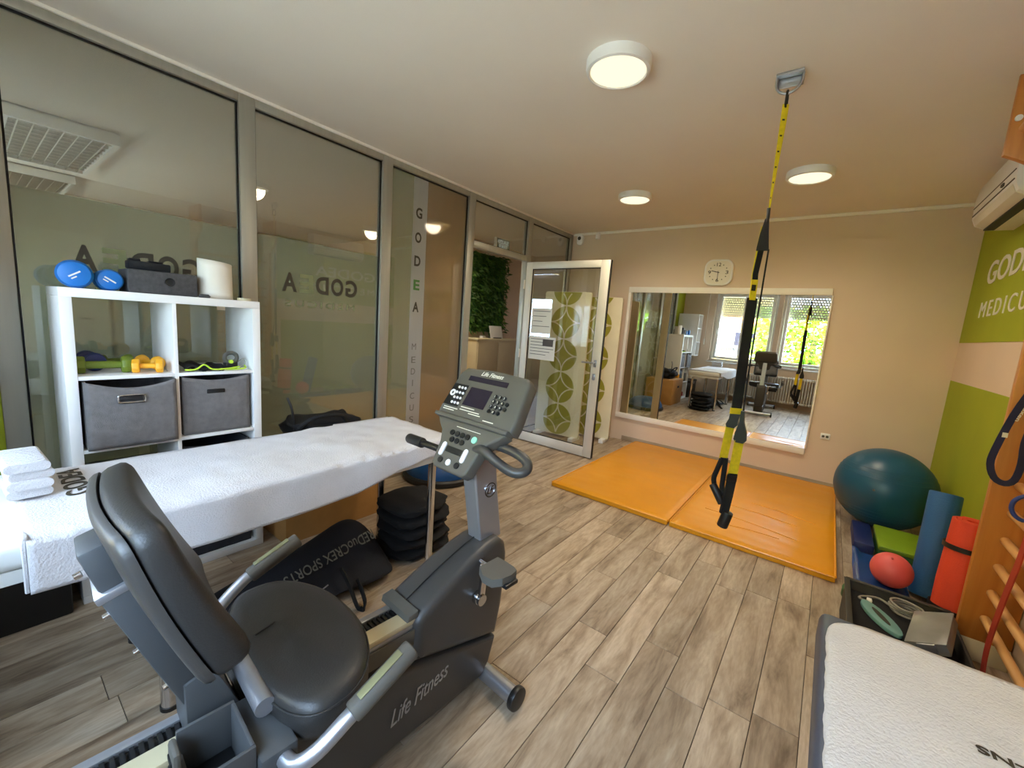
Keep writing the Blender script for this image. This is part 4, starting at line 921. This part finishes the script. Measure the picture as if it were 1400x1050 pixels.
part(B().cyl((-2.6, YB-.05, 2.545), (-2.6, YB-.05, 2.615), .030, seg=20, bev=.006), 'body', WHITE, ms)
part(B().box(-2.615, -2.585, YB-.05, YB, 2.60, 2.63, .003), 'bracket', WHITE, ms)
so = thing('power_socket', 'small white double power socket on the back wall', 'socket', (.07, YB-.01, .485))
part(B().box(.032, .108, YB-.010, YB, .485, .545, .004), 'cover', WHITE, so)
for dx_ in (-.016, .016): part(B().cyl((.07+dx_, YB-.0105, .515), (.07+dx_, YB-.012, .515), .012, seg=16), 'outlet', CHAR2, so)

# ---- screen panels behind the door
def screen_panel(p0, p1, z0, z1, label, name='screen_panel'):
    p0 = Vector((p0[0], p0[1], 0)); p1 = Vector((p1[0], p1[1], 0)); d = (p1-p0); W = d.length; d.normalize(); n = Vector((d.y, -d.x, 0)); th = .03
    t = thing(name, label, 'screen', (p0+p1)/2, 'printed screen panels')
    def mp(v): return p0 + d*v.x + n*v.y + Vector((0, 0, v.z))
    part(B().prism([(q[0], q[1]) for q in rrect(W, z1-z0, .03, 5, W/2, (z0+z1)/2)], 'y', 0, th, .003).map(mp), 'panel', CREAM, t)
    part(B().box(.03, .09, -.10, th+.10, 0, z0+.012, .004).map(mp), 'foot', WHITE, t); part(B().box(W-.09, W-.03, -.10, th+.10, 0, z0+.012, .004).map(mp), 'foot', WHITE, t)
    R_ = .195; zc = z0+.20
    while zc-R_ < z1-.05:
        cp = part(B().lathe([(.001, 0), (R_, 0), (R_, -.0012), (.001, -.0012)], (0, 0, 0), 36, 'y').map(lambda v: mp(Vector((W/2+v.x, th+.0014+v.y*1, min(z1-.005, max(z0+.005, zc+v.z)))))), 'printed_circle', CIRC, t)
        g = B()   # four pale leaf outlines crossing the circle
        for sx in (-1, 1):
            for sz in (-1, 1):
                pts = []
                for k in range(13):
                    a = PI/2*k/12; x = sx*(R_-R_*math.sin(a)*1.0); zz = sz*(R_-R_*math.cos(a)); pts.append((x, zz))
                pts = [(sx*(R_ - R_*math.cos(PI/2*k/12)), sz*(R_ - R_*math.sin(PI/2*k/12))) for k in range(13)]
                pts = [q for q in pts if z0+.01 < zc+q[1] < z1-.01]
                if len(pts) > 2: g.strip([mp(Vector((W/2+q[0], th+.0018, zc+q[1]))) for q in pts], .016, .001, up=n)
        part(g, 'printed_line', CREAM, cp, smooth=False)
        zc += .405
    return t
screen_panel((-2.95, 4.50), (-2.33, 4.54), .035, 1.82, 'cream screen panel with olive circles, seen through the open glass door')
screen_panel((-2.66, 4.76), (-2.06, 4.83), .035, 1.79, 'cream screen panel with olive circles, right of the door edge')

# ================================================================== FLOOR THINGS ON THE LEFT
cbx = thing('cardboard_box', 'large tan cardboard box behind the treatment table', 'cardboard box', (-2.65, 1.40, 0))
part(B().box(-2.92, -2.38, 1.06, 1.74, .0, .50, .004), 'body', CARD, cbx)
part(B().box(-2.92, -2.38, 1.37, 1.43, .5002, .502), 'tape_strip', TAN, cbx)
for q in ((1.065, 1.37), (1.43, 1.735)): part(B().box(-2.915, -2.385, q[0], q[1], .5, .504, .001), 'flap', CARD, cbx)
part(B().box(-2.379, -2.377, 1.30, 1.42, .33, .37, .001), 'hand_hole', GASKET, cbx)
def lump(c, s, seed, amp=.03, nu=28, nv=18, flat=True):
    def f(u, v):
        a = 2*PI*u; p = PI*v; d = Vector((math.cos(a)*math.sin(p), math.sin(a)*math.sin(p), math.cos(p)))
        n = 3.2; q = Vector([math.copysign(abs(x)**(2/n), x) for x in d]); k = 1+wob(d, 2.2, amp*14, seed)
        z_ = c[2]+q.z*s[2]*k
        return (c[0]+q.x*s[0]*k, c[1]+q.y*s[1]*k, max(c[2]-s[2], z_) if flat else z_)
    b = B().grid(f, nu, nv); bmesh.ops.remove_doubles(b.bm, verts=b.bm.verts, dist=.0005); return b
dg = thing('gym_bag', 'crumpled black bag lying on the cardboard box', 'bag', (-2.65, 1.4, .505))
part(lump((-2.64, 1.42, .60), (.18, .24, .085), 3.0), 'body', BLACKF, dg, ang=180)
part(B().tube([(-2.52, 1.20, .66), (-2.47, 1.28, .73), (-2.48, 1.45, .72), (-2.52, 1.52, .65)], .012, 8, 5), 'strap', WEBB, dg)
part(B().tube([(-2.60, 1.22, .60), (-2.60, 1.20, .76), (-2.62, 1.18, .84)], .008, 8, 4), 'handle', BLACK, dg)
single(lump((-2.50, 1.105, .545), (.04, .035, .04), 5.0), 'orange_pouch', YEL, 'small orange pouch beside the black bag on the box', 'pouch')
bo = thing('balance_dome', 'blue half ball balance trainer on the floor by the partition', 'balance trainer', (-2.62, 2.50, 0))
part(B().lathe([(.001, 0), (.305, 0), (.325, .015), (.325, .045), (.31, .06), (.30, .06)], (-2.62, 2.50, 0), 48), 'base', BLACK, bo)
part(B().lathe([(.30, .055), (.296, .10), (.27, .15), (.22, .19), (.14, .215), (.06, .224), (.001, .226)], (-2.62, 2.50, 0), 48), 'dome', BOSU, bo)
# stack of folded black covers and a long printed sports bag under the table
for k in range(5):
    pos = ('bottom', 'second', 'third', 'fourth', 'top')[k]
    t = single(lump((-1.865+.006*(k % 2), 1.585-.006*k, .036+k*.066), (.170, .20-.004*k, .0315), 11+k, .012, 36, 14), 'folded_cover', BLACKF, 'folded black padded cover under the table, %s of the stack' % pos, 'folded cover', 'stack of folded black covers', ang=70)
sbg = thing('sports_bag', 'long black sports bag with white lettering under the treatment table', 'bag', (-1.95, .85, 0))
secs = []
for k in range(15):
    t = k/14; y = .40+.93*t; hh = .10+.19*t-.05*max(0, (t-.85)/.15); x0 = -2.05+.02*math.sin(5*t); x1 = -1.68+.02*math.sin(9*t)
    if k in (0, 14): hh *= .75
    lp = []
    prof = [(x0+.06, .006), (x0, .05), (x0, hh*.7), (x0+.05, hh*.98), (x0+.12, hh), (x0+.20, hh*.82), (x1-.06, hh*.42), (x1, hh*.20), (x1-.01, .05), (x1-.05, .006)]
    for x, z_ in prof: lp.append((x+wob((x, y, z_), 9, .018, 3), y, max(.004, z_+wob((y, x, z_), 8, .02, 8))))
    secs.append(lp)
body = part(B().loft(secs), 'body', NAVYF, sbg, ang=180)
md = body.modifiers.new('sub', 'SUBSURF'); md.levels = 2; md.render_levels = 2
def onbag(u, y):   # point on the sloping front of the bag
    t = (y-.40)/.93; hh = .10+.19*t; return Vector((-1.86+.16*u, y, hh*(.86-.52*u)+.026))
tb_ = textb('REDuoCREX SPORTS', (0, 0, 0), (1, 0, 0), (0, 1, 0), .07, .62, .002, bold=.0)
tb_.map(lambda v: (lambda p: (p.x, p.y, p.z+v.z))(onbag(.16+v.y*3.6, 1.26-v.x*.74)))
part(tb_, 'lettering', LETTERL, sbg, 'white printed lettering')
part(B().strip([(-1.72, 1.02, .17), (-1.66, 1.03, .10), (-1.60, 1.035, .02), (-1.575, 1.05, .012), (-1.60, 1.075, .03), (-1.68, 1.085, .10)], .03, .006, (0, 1, 0), 4), 'strap', WEBB, sbg)
part(B().tube([(-1.70, .86, .135), (-1.69, .90, .125), (-1.69, .94, .135)], .003, 6, 4), 'zip_pull', STEEL, sbg)
part(B().strip([(-1.75, .40, .08), (-1.66, .47, .03), (-1.70, .60, .02)], .035, .005, (0, 0, 1), 4), 'strap', WEBB, sbg)

# ================================================================== RIGHT SIDE
# ---- wall bars
wb = thing('wall_bars', 'wooden wall bars with round rungs on the right wall', 'wall bars', (.76, 2.2, 0))
for y in (2.755, 1.87):
    part(B().prism([(.655, .0), (XR-.004, .0), (XR-.004, 2.50), (.47, 2.50), (.47, 2.27), (.655, 2.12)] if False else [(.655, .10), (XR-.004, .10), (XR-.004, 2.14), (.645, 2.14)], 'y', y, y+.036, .006), 'upright', PINE, wb)
    part(B().prism([(.645, 2.14), (XR-.004, 2.14), (XR-.004, 2.58), (.455, 2.58), (.455, 2.26), (.50, 2.235)], 'y', y, y+.036, .010), 'top_arm', PINE, wb)
    part(B().box(.66, XR-.004, y-.005, y+.041, 0, .10, .004), 'foot_block', CREAM, wb)
for k in range(15):
    z_ = .215+k*.128; part(B().cyl((.735, 1.906, z_), (.735, 2.755, z_), .0175, seg=16), 'rung', RUNG, wb)
for z_ in (2.36,): part(B().cyl((.50, 1.906, z_), (.50, 2.755, z_), .018, seg=16), 'rung', RUNG, wb)
part(B().cyl((.475, 2.75, 2.40), (.475, 2.742, 2.40), .012, seg=14), 'screw_cap', WHITE, wb)
# bands hanging on the rungs
ln = thing('lanyard_strap', 'navy lanyard strap with white print hanging on the wall bars', 'strap', (.68, 2.64, .87))
lp_ = [(.735, 2.66, 1.385), (.705, 2.655, 1.36), (.675, 2.65, 1.29), (.640, 2.645, 1.17), (.612, 2.64, 1.02), (.608, 2.64, .95), (.628, 2.64, .895), (.660, 2.64, .878), (.685, 2.64, .90), (.694, 2.645, .97), (.690, 2.65, 1.06), (.700, 2.65, 1.16), (.712, 2.655, 1.30)]
part(B().strip(lp_, .024, .003, (0, 1, 0), 3).map(lambda v: v), 'webbing', LANY, ln)
part(textb('Hypoxen', (.668, 2.625, 1.262), (-.26, 0, -.965), (.965, 0, -.26), .016, .115, .001, bold=.015), 'lettering', WLETTER, ln, 'white print')
part(B().box(.617, .633, 2.623, 2.625, 1.075, 1.095), 'logo_mark', WLETTER, ln)
rb = thing('resistance_band', 'red elastic band hanging down the wall bars', 'band', (.70, 2.5, .05))
part(B().strip([(.750, 2.45, .750), (.722, 2.45, .752), (.706, 2.45, .735), (.702, 2.46, .60), (.700, 2.50, .40), (.698, 2.52, .20), (.70, 2.50, .06)], .045, .005, (1, 0, 0), 5), 'strap', REDB, rb)
part(B().tube([(.735+.036*math.cos(a), 2.40+.05*math.sin(a), .765+.016*math.sin(2*a)) for a in [k*PI/5 for k in range(10)]], .009, 8, 3, True), 'loop', REDB, rb)
single(B().tube([(.735+.050*math.cos(a), 2.60, .80+.055*math.sin(a)) for a in [k*PI/8 for k in range(16)]], .008, 8, 2, True), 'band_ring', BLUEB, 'blue elastic ring looped around a wall bar rung', 'band')
# ---- air conditioner
ac = thing('air_conditioner', 'white wall air conditioner high on the right wall', 'air conditioner', (.74, 3.86, 2.25))
ap = [(XR-.004, 2.56), (.675, 2.555), (.640, 2.53), (.628, 2.44), (.632, 2.33), (.650, 2.285), (.71, 2.255), (XR-.004, 2.25)]
part(B().prism(ap, 'y', 3.42, 4.30, .008), 'body', WHITE, ac)
part(B().prism([(.632, 2.325), (.648, 2.283), (.706, 2.254), (.70, 2.262), (.65, 2.292), (.64, 2.33)], 'y', 3.46, 4.26), 'outlet_flap', ALUW, ac)
part(B().box(.690, .74, 3.47, 4.25, 2.2465, 2.2565), 'outlet_slot', GASKET, ac, smooth=False)
for z_ in (2.345, 2.395): part(B().box(.6275, .633, 3.44, 4.28, z_, z_+.006), 'panel_line', INK, ac, smooth=False)
part(B().box(.622, .632, 3.62, 3.66, 2.362, 2.380, .002), 'logo_badge', CHAR2, ac)
# ---- balls
gb = thing('exercise_ball', 'big teal blue exercise ball in the corner', 'exercise ball', (.485, 4.36, 0))
part(B().sphere((.485, 4.36, .314), .32, (1, 1, .985), 64, 32), 'shell', BALL, gb)
g = B()
for k in (-.16, -.13, .13, .16, .19, -.19):
    r_ = math.sqrt(max(.001, .3205**2-k*k)); g.lathe([(r_, k*.985-.0015), (r_+.0016, k*.985), (r_, k*.985+.0015)], (.485, 4.36, .314), 64, cap=False)
part(g, 'rib', BALL, gb)
part(B().cyl((.40, 4.052, .36), (.398, 4.046, .361), .008, seg=12), 'valve_plug', CHAR2, gb)
pb = thing('small_ball', 'small coral pink ball lying on the blue pad', 'ball', (.455, 3.15, .056))
part(B().sphere((.455, 3.15, .152), .096, seg=48, rings=24), 'shell', PINK, pb)
part(B().cyl((.443, 3.105, .235), (.442, 3.102, .241), .005, seg=10), 'valve_plug', REDB, pb)
# ---- foam roller and rolled mat
fr_ = thing('foam_roller', 'blue foam roller standing against the right wall', 'foam roller', (.64, 3.33, 0))
rp0, rp1 = Vector((.628, 3.27, .012)), Vector((.650, 3.42, .60))
part(B().cyl(rp0, rp1, .072, seg=40, bev=.008), 'foam', ROLL, fr_)
d_ = (rp1-rp0).normalized(); part(B().cyl(rp1-d_*.002, rp1+d_*.0012, .022, seg=20), 'core_hole', NAVY, fr_)
om = thing('rolled_mat', 'orange rolled exercise mat with dark straps beside the wall bars', 'rolled mat', (.69, 2.97, .0))
mp0 = Vector((.672, 2.955, .008)); mp1 = Vector((.688, 3.00, .585)); ax_ = (mp1-mp0); e1 = Vector((1, 0, 0)); e2 = ax_.normalized().cross(e1).normalized()
g = B(); N_ = 90; inner = []; outer = []
for k in range(N_+1):
    a = k/N_*2*PI*3.2+.6; r_ = .020+.060*k/N_; inner.append((r_, a))
for k in range(N_):
    (r0, a0), (r1, a1) = inner[k], inner[k+1]; q = []
    for (r_, a) in ((r0, a0), (r1, a1), (r1+.013, a1), (r0+.013, a0)): q.append((r_*math.cos(a), r_*math.sin(a)))
    for t0, t1, bl in ((0, .12, 0), (.12, .5, 1), (.5, .78, 1), (.78, 1, 0)):
        pass
    lo_ = [mp0+e1*x+e2*y for x, y in q]; mid = [mp0+ax_*.45+(e1*x+e2*y)*1.06 for x, y in q]; hi_ = [mp1+e1*x+e2*y for x, y in q]
    g.loft([lo_, mid, hi_])
part(g, 'foam_sheet', ORNG, om, ang=60)
for t in (.20, .76):
    c_ = mp0+ax_*t; part(B().sweep([c_+(e1*math.cos(a)+e2*math.sin(a))*.0885 for a in [2*PI*k/36 for k in range(36)]], [(-.012, -.002), (.012, -.002), (.012, .002), (-.012, .002)] if False else [(-.002, -.012), (.002, -.012), (.002, .012), (-.002, .012)], True, up=tuple(ax_.normalized())), 'strap', BLACK, om)
# ---- lime step, navy block, blue pad, green disc
st = thing('step_block', 'lime green step block in front of the big ball', 'step block', (.56, 3.83, 0))
part(B().box(.435, .69, 3.60, 4.03, .085, .115, .008), 'top', LIME, st)
part(B().prism([(.445, .0), (.68, .0), (.685, .085), (.44, .085)], 'y', 3.605, 4.025, .006), 'base', DGREEN, st)
nb = thing('navy_block', 'dark navy foam block beside the lime step', 'foam block', (.37, 3.9, 0))
part(B().box(.315, .425, 3.66, 4.12, .0, .075, .008), 'foam', NAVY, nb)
bp_ = thing('balance_pad', 'glossy blue balance pad under the pink ball', 'balance pad', (.45, 3.3, 0))
part(B().box(.31, .54, 3.07, 3.56, .0, .035, .012, 3), 'base', NAVY, bp_)
def fpad(u, v):
    x = .30+.25*u; y = 3.06+.51*v; e = min(u, 1-u)*.25; e2_ = min(v, 1-v)*.51; d = min(e, e2_)
    return (x, y, .036+.020*min(1, d/.02)+.045*max(0, 1-u/.22)*max(0, (v-.55)/.45))
part(B().grid(fpad, 24, 30), 'top', M('blue_glossy_vinyl', (26, 62, 128), .25, var=.1), bp_, ang=180)
gd = thing('balance_disc', 'dark green round balance disc behind the crate', 'balance disc', (.36, 2.935, 0))
part(B().lathe([(.001, 0), (.10, 0), (.125, .02), (.125, .06), (.10, .08), (.06, .088), (.001, .09)], (.365, 2.92, .0), 40), 'cushion', DGREEN, gd)
# ---- open dark crate with electrode pads, cable and a smoky clear case
cr = thing('crate', 'open dark grey crate full of small gear by the lower right table', 'crate', (.43, 2.33, 0))
cx0, cx1, cy0, cy1, ch = .235, .63, 1.90, 2.76, .19
part(B().box(cx0, cx1, cy0, cy1, 0, .012), 'bottom', CRATE, cr, smooth=False)
for q in ((cx0, cx0+.012, cy0, cy1), (cx1-.012, cx1, cy0, cy1), (cx0+.012, cx1-.012, cy0, cy0+.012), (cx0+.012, cx1-.012, cy1-.012, cy1)): part(B().box(*q, .012, ch, .002), 'side', CRATE, cr)
part(B().box(cx0-.008, cx0+.016, cy0, cy1, ch-.004, ch+.006, .003).box(cx0, cx1, cy1-.016, cy1+.008, ch-.004, ch+.006, .003), 'rim', CRATE, cr)
single(B().box(cx0+.02, cx1-.02, cy0+.02, cy1-.02, (.0125), .150, .01), 'folded_cloth', BLACKF, 'dark folded cloth filling the bottom of the crate', 'cloth')
ep = thing('electrode_pad', 'teal oval electrode pad lying in the crate', 'electrode pad', (.36, 2.51, .152))
part(B().prism([(.362+.046*math.cos(a), 2.51+.115*math.sin(a)) for a in [2*PI*k/28 for k in range(28)]], 'z', .152, .172, .005).map(lambda v: (v.x+.45*(2.51-v.y), v.y, v.z)), 'pad', TEAL, ep)
part(B().prism([(.362+.013*math.cos(a), 2.51+.06*math.sin(a)) for a in [2*PI*k/20 for k in range(20)]], 'z', .172, .1735).map(lambda v: (v.x+.45*(2.51-v.y), v.y, v.z)), 'slot', CRATE, ep)
cc = thing('coiled_cable', 'coiled grey cable with white plug in the crate', 'cable', (.46, 2.64, .152))
part(B().tube([(.465+.06*math.cos(a)*(1+.08*math.sin(3.3*a)), 2.655+.055*math.sin(a)*(1+.1*math.cos(2.7*a)), .160+.005*a/PI) for a in [k*PI/6 for k in range(48)]], .005, 6, 2), 'coil', CABLE, cc)
part(B().tube([(.42, 2.66, .16), (.37, 2.70, .165), (.31, 2.68, .16), (.29, 2.645, .16), (.33, 2.635, .16)], .005, 6, 5), 'lead', CABLE, cc)
part(B().box(.318, .338, 2.628, 2.655, .156, .174, .003), 'plug', WHITE, cc)
pc = thing('plastic_case', 'smoky grey plastic case standing tilted in the crate', 'plastic case', (.52, 2.44, .15))
Rm = Matrix.Rotation(math.radians(-30), 4, 'Y') @ Matrix.Rotation(-.25, 4, 'Z'); Tm = Matrix.Translation((.518, 2.44, .215)) @ Rm
part(B().box(-.065, .065, -.125, .125, -.026, .018, .006, mtx=Tm), 'body', CLEARBOX, pc)
part(B().box(-.068, .068, -.128, .128, .018, .026, .004, mtx=Tm), 'lid', CLEARBOX, pc)
part(B().box(-.03, .03, -.133, -.125, -.012, .022, .003, mtx=Tm), 'latch', STEEL, pc)
single(lump((.565, 2.845, .040), (.020, .035, .030), 21.0), 'dark_lump', BLACKF, 'small black lump on the floor between crate and rolled mat', 'pouch', ang=180)  # black rounded lump filling the gap between crate and mat

# ================================================================== OUTSIDE THE WINDOWS
struct(B().box(-40, 40, -40, YR-.31, -.45, -.40), 'floor_outside', GRASS)
tre = thing('tree', 'leafy bright green tree outside the right window, seen in the mirror', 'tree', (-.6, -8.2, -.4))
part(B().cyl((-.6, -8.2, -.4), (-.55, -8.2, 1.6), .13, .09, 12), 'trunk', BARK, tre)
b = B(); rt = random.Random(11)
for k in range(5200):
    x = rt.uniform(-2.4, 1.6); y = rt.uniform(-8.9, -7.4); z_ = rt.uniform(-.2, 2.7)
    p = Vector((x, y, z_)); d = Vector((rt.uniform(-1, 1), rt.uniform(-1, 1), rt.uniform(-.8, .5))).normalized(); sd = d.cross(Vector((rt.uniform(-1, 1), rt.uniform(-1, 1), rt.uniform(-1, 1)))).normalized(); L_ = rt.uniform(.12, .26); w_ = L_*.32
    b.quad(p, p+d*L_*.5+sd*w_, p+d*L_, p+d*L_*.5-sd*w_)
part(b, 'foliage', LEAFB, tre, kind='stuff', smooth=False)
hs = thing('apartment_house', 'yellow and orange house across the street, seen in the mirror', 'building', (-6, -14, -.4))
part(B().box(-14, -2.4, -18, -14, -.4, 9), 'facade', FACY, hs, smooth=False)
for z_ in (.9, 3.9): part(B().box(-14, -2.4, -14, -13.96, z_+1.15, z_+1.75), 'orange_band', FACO, hs, smooth=False)
for xw in (-3.6, -5.3, -7.0, -8.7):
    for zw in (.55, 3.5):
        w_ = part(B().box(xw-.55, xw+.55, -14.0, -13.93, zw, zw+1.3), 'window', WHITE, hs, smooth=False)
        part(B().box(xw-.46, xw-.04, -13.93, -13.92, zw+.1, zw+1.2).box(xw+.04, xw+.46, -13.93, -13.92, zw+.1, zw+1.2), 'pane', SCREEN, w_, smooth=False)
